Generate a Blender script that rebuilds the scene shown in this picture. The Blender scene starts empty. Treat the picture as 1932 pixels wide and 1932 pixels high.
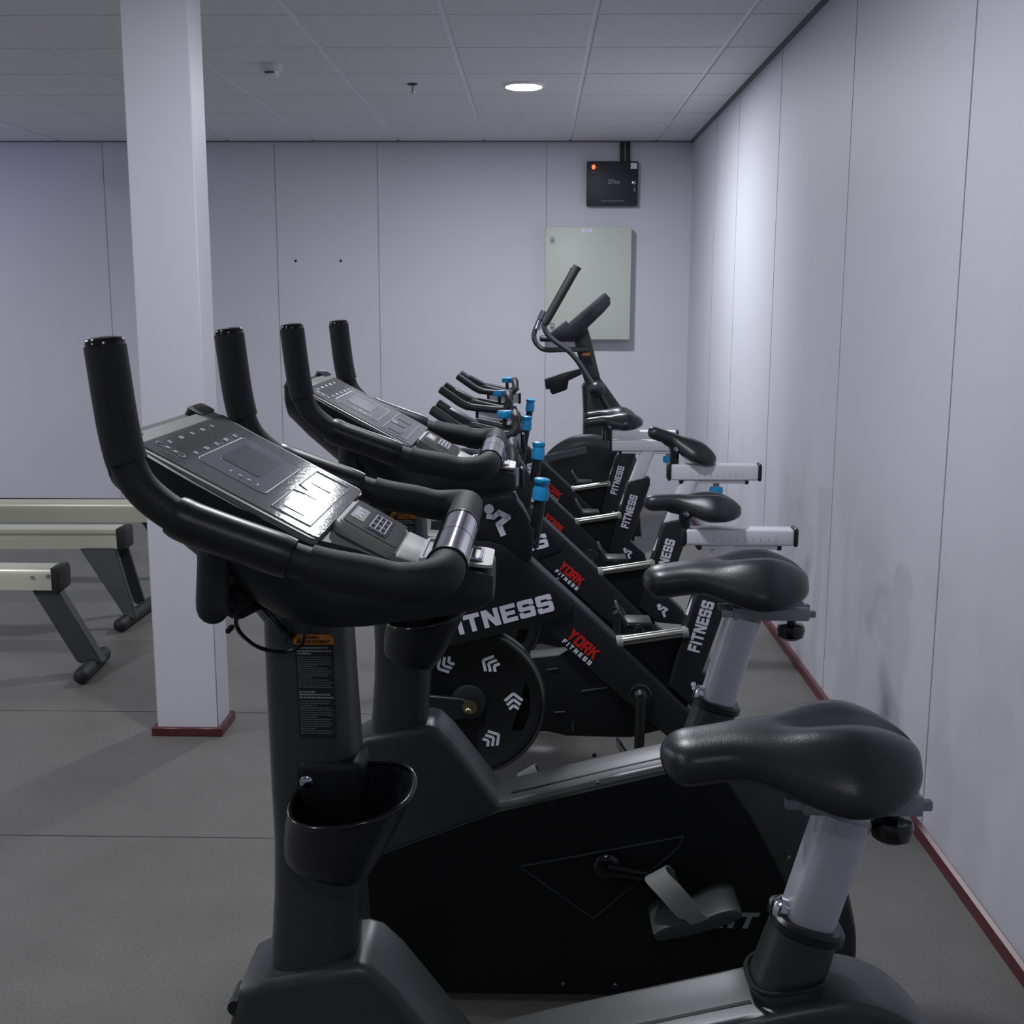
import bpy, bmesh, math, random
from mathutils import Vector, Matrix
random.seed(4)
C = bpy.context.scene.collection
SC = bpy.context.scene
PI = math.pi

# ------------------------------------------------------------------ camera
FPX, PITCH, YAW, ROLL, H = 2202.6, .1754, .0207, .0027, 1.4543
cy, sy, cp, sp = math.cos(YAW), math.sin(YAW), math.cos(PITCH), math.sin(PITCH)
fwd = Vector((-sy*cp, cy*cp, -sp)); rt = Vector((cy, sy, 0)); up = rt.cross(fwd)
cr, sr = math.cos(ROLL), math.sin(ROLL)
rt, up = cr*rt + sr*up, -sr*rt + cr*up
cd = bpy.data.cameras.new('camera'); cam = bpy.data.objects.new('camera', cd); C.objects.link(cam)
M = Matrix((rt, up, -fwd)).transposed().to_4x4(); M.translation = Vector((0, 0, H)); cam.matrix_world = M
cd.sensor_width = 36; cd.lens = FPX/1932*36; cd.clip_start = .05
SC.camera = cam

def ray(px, py): return fwd + rt*((px-966)/FPX) + up*((966-py)/FPX)
def at(px, py, Y):                       # point seen at a pixel, on the plane of depth Y -> (x, z)
    d = ray(px, py); t = Y/d.y
    return (t*d.x, t*d.z + H)
def atp(px, py, Y):
    x, z = at(px, py, Y); return Vector((x, Y, z))
def atz(px, py, Z):
    d = ray(px, py); t = (Z-H)/d.z
    return Vector((t*d.x, t*d.y, Z))
def atx(px, py, X):
    d = ray(px, py); t = X/d.x
    return Vector((X, t*d.y, t*d.z+H))
def ats(Y, *l): return [at(a, b, Y) for a, b in l]

# ------------------------------------------------------------------ materials
def lin(c):
    c = c/255
    return c/12.92 if c <= .04045 else ((c+.055)/1.055)**2.4
MATS = {}
def mat(name, rgb, rough=.5, metal=0, bump=0, bscale=200, var=0, vscale=8, emit=None, estr=1, alpha=1, coat=0, spec=.5, trans=0, rvar=0):
    m = bpy.data.materials.new(name); m.use_nodes = True
    nt = m.node_tree; b = nt.nodes['Principled BSDF']
    col = (lin(rgb[0]), lin(rgb[1]), lin(rgb[2]), 1)
    b.inputs['Base Color'].default_value = col
    b.inputs['Roughness'].default_value = rough
    b.inputs['Metallic'].default_value = metal
    b.inputs['Specular IOR Level'].default_value = spec
    b.inputs['Coat Weight'].default_value = coat
    b.inputs['Coat Roughness'].default_value = .12
    if alpha < 1: b.inputs['Alpha'].default_value = alpha
    if trans: b.inputs['Transmission Weight'].default_value = trans
    tc = nt.nodes.new('ShaderNodeTexCoord')
    if var:
        n = nt.nodes.new('ShaderNodeTexNoise'); n.inputs['Scale'].default_value = vscale; n.inputs['Detail'].default_value = 6
        nt.links.new(tc.outputs['Object'], n.inputs['Vector'])
        mr = nt.nodes.new('ShaderNodeMapRange'); mr.inputs['From Min'].default_value = .3; mr.inputs['From Max'].default_value = .7
        mr.inputs['To Min'].default_value = 1-var; mr.inputs['To Max'].default_value = 1+var
        nt.links.new(n.outputs['Fac'], mr.inputs['Value'])
        mx = nt.nodes.new('ShaderNodeVectorMath'); mx.operation = 'SCALE'
        mx.inputs[0].default_value = col[:3]; nt.links.new(mr.outputs['Result'], mx.inputs['Scale'])
        nt.links.new(mx.outputs['Vector'], b.inputs['Base Color'])
        if rvar:
            m2 = nt.nodes.new('ShaderNodeMapRange'); m2.inputs['To Min'].default_value = rough-rvar; m2.inputs['To Max'].default_value = rough+rvar
            nt.links.new(n.outputs['Fac'], m2.inputs['Value']); nt.links.new(m2.outputs['Result'], b.inputs['Roughness'])
    if bump:
        n = nt.nodes.new('ShaderNodeTexNoise'); n.inputs['Scale'].default_value = bscale; n.inputs['Detail'].default_value = 3
        nt.links.new(tc.outputs['Object'], n.inputs['Vector'])
        bp = nt.nodes.new('ShaderNodeBump'); bp.inputs['Strength'].default_value = bump; bp.inputs['Distance'].default_value = .001
        nt.links.new(n.outputs['Fac'], bp.inputs['Height']); nt.links.new(bp.outputs['Normal'], b.inputs['Normal'])
    if emit:
        b.inputs['Emission Color'].default_value = (lin(emit[0]), lin(emit[1]), lin(emit[2]), 1)
        b.inputs['Emission Strength'].default_value = estr
    MATS[name] = m
    return m
mat('wall', (208, 209, 219), .55, bump=.15, bscale=60, var=.02, vscale=1.2, spec=.3)
mat('pillar', (214, 214, 224), .5, bump=.12, bscale=80, var=.012, vscale=2, spec=.3)
mat('tile', (228, 228, 230), .95, bump=.5, bscale=300, var=.04, vscale=90, spec=.1)
mat('tbar', (240, 240, 244), .6)
mat('trim_grey', (120, 120, 126), .9)  # plain grey of the edge trim where ceiling meets walls
mat('seam', (150, 151, 163), .8)
mat('maroon', (84, 34, 42), .35, var=.2, vscale=12)
mat('foam', (34, 35, 38), .62, bump=.35, bscale=900, spec=.4)
mat('grip', (31, 32, 37), .55, bump=.2, bscale=600, spec=.45)
mat('plastic', (38, 40, 44), .42, bump=.15, bscale=500, spec=.45)
mat('charcoal', (62, 65, 67), .36, .35, bump=.12, bscale=700, spec=.6)
mat('panel_black', (15, 16, 18), .55, bump=.15, bscale=500, spec=.3)
mat('satin_black', (28, 29, 34), .36, spec=.45)
mat('gloss_black', (18, 18, 20), .16, spec=.6)
mat('spin_black', (29, 30, 36), .45, bump=.1, bscale=700, spec=.4)
mat('leather', (40, 41, 46), .34, bump=.25, bscale=450, spec=.5)
mat('chrome', (200, 198, 210), .12, 1)
mat('steel', (165, 166, 160), .25, 1)
mat('silver', (186, 191, 198), .38, .35, bump=.05, bscale=300)
mat('slider_grey', (142, 146, 152), .45, .3)
mat('console_grey', (140, 142, 140), .45)
mat('pod_trim', (172, 175, 168), .42)
mat('face', (104, 108, 108), .08, spec=.35, bump=.12, bscale=200)
mat('face_edge', (128, 130, 127), .35)
mat('face_window', (114, 118, 123), .08, spec=.35, bump=.12, bscale=200)
mat('face_lcd', (90, 93, 99), .12, spec=.4)
mat('face_mark', (160, 165, 168), .4)
mat('white_mark', (224, 224, 238), .5)
mat('label_text', (150, 152, 158), .6)
mat('label_text_dim', (98, 100, 106), .6)
mat('red_mark', (196, 30, 30), .5)
mat('orange', (206, 132, 50), .5)
mat('label_black', (24, 24, 28), .5)
mat('dark_text', (70, 38, 16), .6)
mat('blue', (24, 146, 204), .38, spec=.5)
mat('white_paint', (226, 224, 232), .3, spec=.5)
mat('cream', (214, 214, 196), .32, .25, spec=.5)
mat('cream_side', (172, 174, 160), .4, .2)
mat('leg_dark', (50, 54, 58), .5)
mat('cabinet', (194, 200, 190), .45, spec=.35)
mat('box_black', (30, 32, 44), .5, bump=.2, bscale=400)
mat('pod_dark', (26, 27, 32), .6, spec=.2)
mat('pedal', (50, 52, 54), .5, bump=.3, bscale=300)
mat('strap', (110, 112, 112), .6)
mat('rubber', (34, 34, 36), .6)
mat('flywheel_rim', (92, 94, 95), .22, .8)
mat('led_red', (255, 60, 40), .3, emit=(255, 60, 30), estr=8)
mat('lamp_glow', (255, 255, 255), .3, emit=(246, 246, 255), estr=40)
mat('lamp_rim', (235, 235, 240), .4)
mat('detector', (222, 222, 226), .4)
mat('brass', (180, 170, 130), .25, 1)
mat('violet_glow', (150, 140, 255), .3, emit=(120, 110, 255), estr=12)
# floor
m = bpy.data.materials.new('floor'); m.use_nodes = True; nt = m.node_tree; b = nt.nodes['Principled BSDF']
tc = nt.nodes.new('ShaderNodeTexCoord')
n1 = nt.nodes.new('ShaderNodeTexNoise'); n1.inputs['Scale'].default_value = 1.6; n1.inputs['Detail'].default_value = 8; n1.inputs['Roughness'].default_value = .7
n2 = nt.nodes.new('ShaderNodeTexNoise'); n2.inputs['Scale'].default_value = 160; n2.inputs['Detail'].default_value = 2
for n in (n1, n2): nt.links.new(tc.outputs['Object'], n.inputs['Vector'])
r1 = nt.nodes.new('ShaderNodeValToRGB'); r1.color_ramp.elements[0].position = .3; r1.color_ramp.elements[1].position = .75
r1.color_ramp.elements[0].color = (lin(99), lin(98), lin(94), 1); r1.color_ramp.elements[1].color = (lin(117), lin(115), lin(111), 1)
nt.links.new(n1.outputs['Fac'], r1.inputs['Fac'])
mr = nt.nodes.new('ShaderNodeMapRange'); mr.inputs['From Min'].default_value = .35; mr.inputs['From Max'].default_value = .65
mr.inputs['To Min'].default_value = .86; mr.inputs['To Max'].default_value = 1.14; nt.links.new(n2.outputs['Fac'], mr.inputs['Value'])
vm = nt.nodes.new('ShaderNodeVectorMath'); vm.operation = 'SCALE'
nt.links.new(r1.outputs['Color'], vm.inputs[0]); nt.links.new(mr.outputs['Result'], vm.inputs['Scale'])
nt.links.new(vm.outputs['Vector'], b.inputs['Base Color']); b.inputs['Roughness'].default_value = .42; b.inputs['Specular IOR Level'].default_value = .35
bp_ = nt.nodes.new('ShaderNodeBump'); bp_.inputs['Strength'].default_value = .4; bp_.inputs['Distance'].default_value = .001
nt.links.new(n2.outputs['Fac'], bp_.inputs['Height']); nt.links.new(bp_.outputs['Normal'], b.inputs['Normal'])
MATS['floor'] = m
# smudged white wall beside the bikes: scuffs with shapes of their own, low on the wall
def smudge_wall():
    m = MATS['wall'].copy(); m.name = 'wall_scuffed'; nt = m.node_tree; b = nt.nodes['Principled BSDF']
    tc = [n for n in nt.nodes if n.type == 'TEX_COORD'][0]
    src = b.inputs['Base Color'].links[0].from_socket
    mp = nt.nodes.new('ShaderNodeMapping'); mp.inputs['Scale'].default_value = (1, 2.2, .9)
    nt.links.new(tc.outputs['Object'], mp.inputs['Vector'])
    n = nt.nodes.new('ShaderNodeTexNoise'); n.inputs['Scale'].default_value = 2.2; n.inputs['Detail'].default_value = 5; n.inputs['Distortion'].default_value = .8
    nt.links.new(mp.outputs['Vector'], n.inputs['Vector'])
    mr = nt.nodes.new('ShaderNodeMapRange'); mr.inputs['From Min'].default_value = .5; mr.inputs['From Max'].default_value = .72
    nt.links.new(n.outputs['Fac'], mr.inputs['Value'])
    sx = nt.nodes.new('ShaderNodeSeparateXYZ'); nt.links.new(tc.outputs['Object'], sx.inputs['Vector'])
    mz = nt.nodes.new('ShaderNodeMapRange'); mz.inputs['From Min'].default_value = 1.0; mz.inputs['From Max'].default_value = .6
    nt.links.new(sx.outputs['Z'], mz.inputs['Value'])
    mu = nt.nodes.new('ShaderNodeMath'); mu.operation = 'MULTIPLY'; nt.links.new(mr.outputs['Result'], mu.inputs[0]); nt.links.new(mz.outputs['Result'], mu.inputs[1])
    m5 = nt.nodes.new('ShaderNodeMath'); m5.operation = 'MULTIPLY'; m5.inputs[1].default_value = .15; nt.links.new(mu.outputs[0], m5.inputs[0])
    mx = nt.nodes.new('ShaderNodeMix'); mx.data_type = 'RGBA'
    nt.links.new(m5.outputs[0], mx.inputs['Factor']); nt.links.new(src, mx.inputs[6]); mx.inputs[7].default_value = (lin(150), lin(150), lin(156), 1)
    nt.links.new(mx.outputs[2], b.inputs['Base Color']); MATS['wall_scuffed'] = m
smudge_wall()

# ------------------------------------------------------------------ mesh helpers
def NB(): return bmesh.new()
def obj(name, bm, m, parent=None, sharp=38, smooth=True, label=None):
    bmesh.ops.recalc_face_normals(bm, faces=bm.faces)
    me = bpy.data.meshes.new(name)
    off = Vector((0, 0, 0)); p = parent
    while p: off += p.location; p = p.parent
    bmesh.ops.translate(bm, verts=bm.verts, vec=-off)
    if smooth:
        bm.normal_update()
        for f in bm.faces: f.smooth = True
        for e in bm.edges:
            if len(e.link_faces) == 2 and e.calc_face_angle(0) > math.radians(sharp): e.smooth = False
    bm.to_mesh(me); bm.free()
    for k in (m if isinstance(m, (list, tuple)) else [m]): me.materials.append(MATS[k])
    o = bpy.data.objects.new(name, me); C.objects.link(o)
    if parent: o.parent = parent
    if label: o['label'] = label
    return o
def tag(o, label, cat, group=None):
    o['label'] = label; o['category'] = cat
    if group: o['group'] = group
    return o
def struct(name, bm, m, **k):
    o = obj(name, bm, m, **k); o['kind'] = 'structure'; return o
def empty(name, loc, label, cat, group=None):
    o = bpy.data.objects.new(name, None); C.objects.link(o); o.location = loc; o.empty_display_size = .1
    return tag(o, label, cat, group)
def kids(o): return [c for c in bpy.data.objects if c.parent is o]
def copy_tree(o, parent=None):
    c = o.copy(); C.objects.link(c)
    if parent: c.parent = parent
    for ch in kids(o): copy_tree(ch, c)
    return c

def box(bm, lo, hi, bev=0, seg=2, rot=None):
    lo = Vector(lo); hi = Vector(hi); c = (lo+hi)/2; s = hi-lo
    g = bmesh.ops.create_cube(bm, size=1)['verts']
    bmesh.ops.scale(bm, vec=s, verts=g)
    if bev:
        es = list({e for v in g for e in v.link_edges})
        r = bmesh.ops.bevel(bm, geom=es, offset=bev, segments=seg, affect='EDGES', profile=.5)
        g = list({v for f in r['faces'] for v in f.verts} | {v for v in g if v.is_valid})
    if rot is not None: bmesh.ops.rotate(bm, verts=g, cent=(0, 0, 0), matrix=rot)
    bmesh.ops.translate(bm, verts=g, vec=c)
    return g
def prism(bm, poly, y0, y1, bev=0, seg=2, axis='y'):
    # poly: (x,z) outline, extruded along depth
    vs = [bm.verts.new((x, y0, z)) for x, z in poly]
    f = bm.faces.new(vs)
    r = bmesh.ops.extrude_face_region(bm, geom=[f])
    nv = [v for v in r['geom'] if isinstance(v, bmesh.types.BMVert)]
    bmesh.ops.translate(bm, verts=nv, vec=(0, y1-y0, 0))
    if bev:
        s0 = set(vs); s1 = set(nv)
        es = [e for v in vs for e in v.link_edges if e.other_vert(v) in s0] + [e for v in nv for e in v.link_edges if e.other_vert(v) in s1]
        bmesh.ops.bevel(bm, geom=list(set(es)), offset=bev, segments=seg, affect='EDGES', profile=.5)
def cat(pts, n=6):
    pts = [Vector(p) for p in pts]; out = []
    for i in range(len(pts)-1):
        p0 = pts[max(i-1, 0)]; p1 = pts[i]; p2 = pts[i+1]; p3 = pts[min(i+2, len(pts)-1)]
        for k in range(n):
            t = k/n
            out.append(.5*((2*p1)+(p2-p0)*t+(2*p0-5*p1+4*p2-p3)*t*t+(-p0+3*p1-3*p2+p3)*t**3))
    out.append(pts[-1]); return out
def cat2(pts, n=6): return [(p.x, p.y) for p in cat([Vector((a, b, 0)) for a, b in pts], n)]
def rings(bm, rs, cap=True, closed=False):
    R = [[bm.verts.new(p) for p in r] for r in rs]; n = len(R[0])
    prs = list(zip(R, R[1:])) + ([(R[-1], R[0])] if closed else [])
    for a, b in prs:
        for i in range(n): bm.faces.new((a[i], a[(i+1) % n], b[(i+1) % n], b[i]))
    if cap and not closed:
        bm.faces.new(R[0][::-1]); bm.faces.new(R[-1])
    return R
def tube(bm, pts, r, seg=18, cap=True, closed=False, round_end=0, sx=1, sz=1, upv=None):
    pts = [Vector(p) for p in pts]; n = len(pts)
    rr = r if isinstance(r, (list, tuple)) else [r]*n
    if round_end and not closed:
        # dome the ends
        def dome(a, b_, rad):
            d = (a-b_).normalized(); return [(a + d*rad*round_end*math.sin(t), rad*math.cos(t)) for t in (.5, .9, 1.2, 1.45)]
        s = dome(pts[0], pts[1], rr[0]); e = dome(pts[-1], pts[-2], rr[-1])
        pts = [q[0] for q in s[::-1]] + pts + [q[0] for q in e]; rr = [q[1] for q in s[::-1]] + list(rr) + [q[1] for q in e]; n = len(pts)
    T = []
    for i in range(n):
        if closed: t = pts[(i+1) % n]-pts[i-1]
        else: t = pts[min(i+1, n-1)]-pts[max(i-1, 0)]
        T.append(t.normalized())
    u = Vector(upv) if upv else (Vector((0, 0, 1)) if abs(T[0].z) < .9 else Vector((1, 0, 0)))
    N = (u - T[0]*u.dot(T[0])).normalized(); rs = []
    for i in range(n):
        N = (N - T[i]*N.dot(T[i])).normalized(); B = T[i].cross(N)
        rs.append([pts[i] + N*(rr[i]*sz*math.cos(2*PI*k/seg)) + B*(rr[i]*sx*math.sin(2*PI*k/seg)) for k in range(seg)])
    rings(bm, rs, cap, closed)
def rod(bm, a, b, r, seg=16, r2=None): tube(bm, [a, b], [r, r2 if r2 is not None else r], seg)
def sup(cx, cyy, z, a, b_, n=2.6, seg=28, tx=0, ty=0):
    out = []
    for k in range(seg):
        t = 2*PI*k/seg; c, s = math.cos(t), math.sin(t)
        x = a*math.copysign(abs(c)**(2/n), c); y = b_*math.copysign(abs(s)**(2/n), s)
        out.append(Vector((cx+x, cyy+y, z+tx*x+ty*y)))
    return out
def sphere(bm, c, r, sc=(1, 1, 1), u=20, v=14):
    g = bmesh.ops.create_uvsphere(bm, u_segments=u, v_segments=v, radius=r)['verts']
    bmesh.ops.scale(bm, vec=sc, verts=g); bmesh.ops.translate(bm, verts=g, vec=c); return g
def lathe(bm, prof, origin, axis=(0, 0, 1), seg=32, closed=False):
    ax = Vector(axis).normalized(); u = Vector((1, 0, 0)) if abs(ax.x) < .9 else Vector((0, 0, 1))
    N = (u-ax*u.dot(ax)).normalized(); B = ax.cross(N); o = Vector(origin)
    rings(bm, [[o+ax*h+N*(r*math.cos(2*PI*k/seg))+B*(r*math.sin(2*PI*k/seg)) for k in range(seg)] for r, h in prof], not closed, closed)
def rrect(cx, cz, w, h, r, seg=4, ang=0):
    out = []
    for sx_, sz_, a0 in ((1, 1, 0), (-1, 1, 90), (-1, -1, 180), (1, -1, 270)):
        for k in range(seg+1):
            a = math.radians(a0+90*k/seg)
            out.append((sx_*(w/2-r)+r*math.cos(a), sz_*(h/2-r)+r*math.sin(a)))
    ca, sa = math.cos(ang), math.sin(ang)
    return [(cx+x*ca-z*sa, cz+x*sa+z*ca) for x, z in out]
def plate(bm, poly3, nrm, th):
    vs = [bm.verts.new(p) for p in poly3]; f = bm.faces.new(vs)
    r = bmesh.ops.extrude_face_region(bm, geom=[f])
    bmesh.ops.translate(bm, verts=[v for v in r['geom'] if isinstance(v, bmesh.types.BMVert)], vec=Vector(nrm)*th)
def tbm(body, o, ux, uy, height, th=.001, bold=0, width=None, shear=0, align='LEFT', spacing=1):
    """text as a bmesh: origin o (left end of the baseline), ux along the line, uy up the letters"""
    c = bpy.data.curves.new('t', 'FONT'); c.body = body; c.size = 1; c.extrude = 0; c.offset = bold; c.resolution_u = 3; c.shear = shear; c.space_character = spacing
    t = bpy.data.objects.new('t', c); C.objects.link(t)
    bpy.context.view_layer.update(); dg = bpy.context.evaluated_depsgraph_get()
    me = bpy.data.meshes.new_from_object(t.evaluated_get(dg))
    bm = NB(); bm.from_mesh(me); bpy.data.objects.remove(t); bpy.data.curves.remove(c); bpy.data.meshes.remove(me)
    xs = [v.co.x for v in bm.verts]; ys = [v.co.y for v in bm.verts]
    x0, x1, y0, y1 = min(xs), max(xs), min(ys), max(ys)
    s = height/(y1-y0); w = width/(x1-x0) if width else s
    ux = Vector(ux).normalized(); uy = Vector(uy).normalized(); n = ux.cross(uy); o = Vector(o)
    r = bmesh.ops.extrude_face_region(bm, geom=list(bm.faces))
    top = {v for v in r['geom'] if isinstance(v, bmesh.types.BMVert)}
    for v in bm.verts:
        v.co = o + ux*((v.co.x-x0)*w) + uy*((v.co.y-y0)*s) + n*(th if v in top else 0)
    return bm
GL = {
 'F': (4.2, [(0,0,1.35,5), (0,3.75,4.2,5), (0,1.85,3.7,3.05)], []),
 'I': (1.35, [(0,0,1.35,5)], []),
 'T': (4.5, [(0,3.75,4.5,5), (1.58,0,2.92,5)], []),
 'N': (4.7, [(0,0,1.35,5), (3.35,0,4.7,5)], [((0,5),(1.6,5),(4.7,0),(3.1,0))]),
 'E': (4.2, [(0,0,1.35,5), (0,3.8,4.2,5), (0,1.95,3.8,3.05), (0,0,4.2,1.2)], []),
 'S': (4.5, [(.3,3.8,4.2,5), (0,2.3,1.35,4.7), (.3,1.95,4.2,3.05), (3.15,.3,4.5,2.7), (.3,0,4.2,1.2), (0,.3,1.3,1.6), (3.2,3.4,4.5,4.7)], []),
 'Y': (4.6, [(1.63,0,2.97,2.4)], [((0,5),(1.6,5),(2.97,2.2),(1.63,2.2)), ((4.6,5),(3.0,5),(1.63,2.2),(2.97,2.2))]),
 'O': (4.6, [(0,.4,1.35,4.6), (3.25,.4,4.6,4.6), (.4,3.8,4.2,5), (.4,0,4.2,1.2)], []),
 'R': (4.6, [(0,0,1.35,5), (0,3.8,4.1,5), (3.1,2.3,4.4,4.7), (0,1.85,4.1,3.0)], [((1.6,2.4),(3.2,2.4),(4.6,0),(3.0,0))]),
 'K': (4.7, [(0,0,1.35,5)], [((1.0,1.7),(1.0,3.2),(2.9,5),(4.6,5)), ((1.7,2.7),(2.7,3.6),(4.7,0),(3.0,0))]),
 'P': (4.4, [(0,0,1.35,5), (0,3.8,4.1,5), (3.1,2.1,4.4,4.7), (0,1.75,4.1,2.9)], []),
}
def block(body, o, ux, uy, height, width, th=.0012, gap=.62, shear=0, dots=0):
    """squared bold capitals, each letter built from its strokes"""
    bm = NB(); ux = Vector(ux).normalized(); uy = Vector(uy).normalized(); n = ux.cross(uy); o = Vector(o)
    tot = sum(GL[c][0] for c in body)+gap*(len(body)-1); kx = width/tot; ky = height/5; x = 0; lay = 0
    for c in body:
        w, rc, qd = GL[c]
        for q in [((a, b), (c2, b), (c2, d), (a, d)) for a, b, c2, d in rc]+list(qd):
            plate(bm, [o+ux*((x+p+shear*r)*kx)+uy*(r*ky)+n*(lay*.00002) for p, r in q], n, th); lay = (lay+1) % 7
        x += w+gap
    return bm
def merge(bm, src):
    me = bpy.data.meshes.new('t'); src.to_mesh(me); src.free(); bm.from_mesh(me); bpy.data.meshes.remove(me)

# ------------------------------------------------------------------ the room
ZC = H+1.1294; XW = 1.083; YB = 8.5; XL = -6.2; YF = -3.2
bm = NB(); box(bm, (XL-.1, YF-.1, -.1), (XW+.1, YB+.1, 0)); struct('floor', bm, 'floor', smooth=False)
bm = NB(); box(bm, (XL-.1, YB, 0), (XW+.1, YB+.1, ZC+.1)); struct('wall_back', bm, 'wall', smooth=False)
bm = NB(); box(bm, (XW, YF-.1, 0), (XW+.1, YB, ZC+.1)); struct('wall_right', bm, 'wall_scuffed', smooth=False)
bm = NB(); box(bm, (XL-.1, YF-.1, 0), (XL, YB, ZC+.1)); struct('wall_left', bm, 'wall', smooth=False)
bm = NB(); box(bm, (XL, YF-.1, 0), (XW, YF, ZC+.1)); struct('wall_front', bm, 'wall', smooth=False)
# suspended ceiling: a light grid with tiles hanging a few millimetres below it
bm = NB(); box(bm, (XL, YF, ZC+.007), (XW, YB, ZC+.1))
for f in bm.faces: f.material_index = 0
X0, Y0 = -2.1757, 4.8766
for i in range(-8, 7):
    for j in range(-15, 8):
        x0 = max(X0+.6*i+.012, XL+.004); x1 = min(X0+.6*i+.588, XW-.025); y0 = max(Y0+.6*j+.008, YF+.02); y1 = min(Y0+.6*j+.592, YB-.025)
        if x1-x0 < .03 or y1-y0 < .03: continue
        n0 = len(bm.faces); box(bm, (x0, y0, ZC), (x1, y1, ZC+.0072)); bm.faces.ensure_lookup_table()
        for f in bm.faces[n0:]: f.material_index = 1
struct('ceiling', bm, ['tbar', 'tile'], smooth=False)
bm = NB(); box(bm, (XW-.022, YF, ZC-.006), (XW, YB, ZC+.004)); struct('trim_1', bm, 'trim_grey', smooth=False)
bm = NB(); box(bm, (XL, YB-.022, ZC-.006), (XW, YB, ZC+.004)); struct('trim_2', bm, 'trim_grey', smooth=False)
# skirting
bm = NB(); prism(bm, [(0, 0), (0, .03), (-.004, .034), (-.014, .028), (-.018, .012), (-.02, 0)], YF, YB)
bmesh.ops.translate(bm, verts=bm.verts, vec=(XW, 0, 0)); struct('baseboard_right', bm, 'maroon', smooth=False)
bm = NB(); box(bm, (XL, YB-.018, 0), (XW, YB, .032), .004, 1); struct('baseboard_back', bm, 'maroon', smooth=False)
bm = NB(); box(bm, (XL, YF, 0), (XL+.018, YB, .032), .004, 1); struct('baseboard_left', bm, 'maroon', smooth=False)
# wall panel joints
k = 3
for px in (-120, 205, 524, 715, 1030):
    x, _ = at(px, 500, YB); bm = NB(); box(bm, (x-.0025, YB-.0012, .03), (x+.0025, YB+.002, ZC)); struct('trim_%d' % k, bm, 'seam', smooth=False); k += 1
for px, py, w in ((1845, 0, .003), (1611, 150, .0016), (1469, 300, .003), (1393, 300, .002), (1345, 500, .002)):
    y = atx(px, py, XW).y; bm = NB(); box(bm, (XW-.0012, y-w, .03), (XW+.002, y+w, ZC)); struct('trim_%d' % k, bm, 'seam', smooth=False); k += 1
# floor covering joints
for y, xa, xb in ((4.01, XL, -.2), (3.008, XL, -.3), (2.0, XL, XW)):
    bm = NB(); box(bm, (xa, y-.0015, -.001), (xb, y+.0015, .0006)); struct('trim_%d' % k, bm, 'rubber', smooth=False); k += 1
# pillar
PX0, PX1, PY0, PY1 = -1.292, -1.082, 3.785, 3.935
bm = NB(); box(bm, (PX0, PY0, .0), (PX1, PY1, ZC-.0005), .003, 1)
pil = obj('pillar', bm, 'pillar'); tag(pil, 'square white pillar rising from the floor to the ceiling', 'pillar')
bm = NB()
for a, b_ in (((PX0-.016, PY0-.016, 0), (PX1+.016, PY0, .03)), ((PX0-.016, PY1, 0), (PX1+.016, PY1+.016, .03)), ((PX0-.016, PY0, 0), (PX0, PY1, .03)), ((PX1, PY0, 0), (PX1+.016, PY1, .03))):
    box(bm, a, b_, .003, 1)
obj('base_trim', bm, 'maroon', pil, label='dark red skirting around the foot')

# ------------------------------------------------------------------ lamps
def lamp(x, y, label, power, vis=True, grp=None):
    t = empty('ceiling_lamp', (x, y, ZC), label, 'lamp', grp)
    bm = NB(); lathe(bm, [(.108, .0), (.108, -.006), (.1, -.012), (.098, -.012)], (x, y, ZC)); obj('rim', bm, 'lamp_rim', t)
    bm = NB(); lathe(bm, [(.097, -.011), (.09, -.014), (.04, -.016)], (x, y, ZC)); obj('diffuser', bm, 'lamp_glow', t)
    ld = bpy.data.lights.new('downlight', 'AREA'); ld.shape = 'DISK'; ld.size = .19; ld.energy = power; ld.color = (.93, .945, 1)
    lo = bpy.data.objects.new('downlight', ld); C.objects.link(lo); lo.parent = t; lo.location = (0, 0, -.02)
    return t
lamp(-.076, 6.377, 'round lit ceiling downlight in the tile above the black machines', 62)
g = 'downlights outside the picture'
for x, y, p in ((-.29, 2.777, 29), (-.076, -.823, 6), (-3.676, 2.777, 44), (-3.676, -.823, 20), (-1.876, .977, 10), (-5.476, 6.377, 50)):
    lamp(x, y, 'round lit ceiling downlight outside the picture', p, grp=g)
# violet glow beyond the left edge: a round violet light fixed under the ceiling
t = empty('violet_lamp', (-4.05, 7.577, ZC), 'round violet light under the ceiling beyond the left edge of the picture', 'lamp')
bm = NB(); rod(bm, (-4.05, 7.577, ZC), (-4.05, 7.577, ZC-.1), .012); obj('stem', bm, 'lamp_rim', t)
bm = NB(); sphere(bm, (-4.05, 7.577, ZC-.14), .06); obj('globe', bm, 'violet_glow', t)
ld = bpy.data.lights.new('violet', 'POINT'); ld.energy = 3; ld.color = (.35, .33, 1); ld.shadow_soft_size = .07
lo = bpy.data.objects.new('violet', ld); C.objects.link(lo); lo.parent = t; lo.location = (0, 0, -.14)

# ------------------------------------------------------------------ ceiling and wall fittings
p = atz(511, 121, ZC)
t = empty('smoke_detector', p, 'small white round smoke detector on the ceiling tiles', 'smoke detector')
bm = NB(); lathe(bm, [(.054, 0), (.056, -.012), (.052, -.03), (.04, -.036), (.038, -.036)], p); obj('base', bm, 'detector', t)
bm = NB(); lathe(bm, [(.036, -.034), (.037, -.052), (.03, -.056), (.002, -.057)], p); obj('cover', bm, 'detector', t)
bm = NB(); box(bm, (p.x-.022, p.y-.0385, ZC-.046), (p.x+.022, p.y-.035, ZC-.040)); obj('vent', bm, 'rubber', t)
p = atz(778, 158, ZC)
t = empty('sprinkler', p, 'tiny metal fire sprinkler head on the ceiling', 'sprinkler')
bm = NB(); lathe(bm, [(.027, 0), (.027, -.004), (.02, -.008), (.018, -.008)], p); obj('plate', bm, 'satin_black', t)
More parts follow.
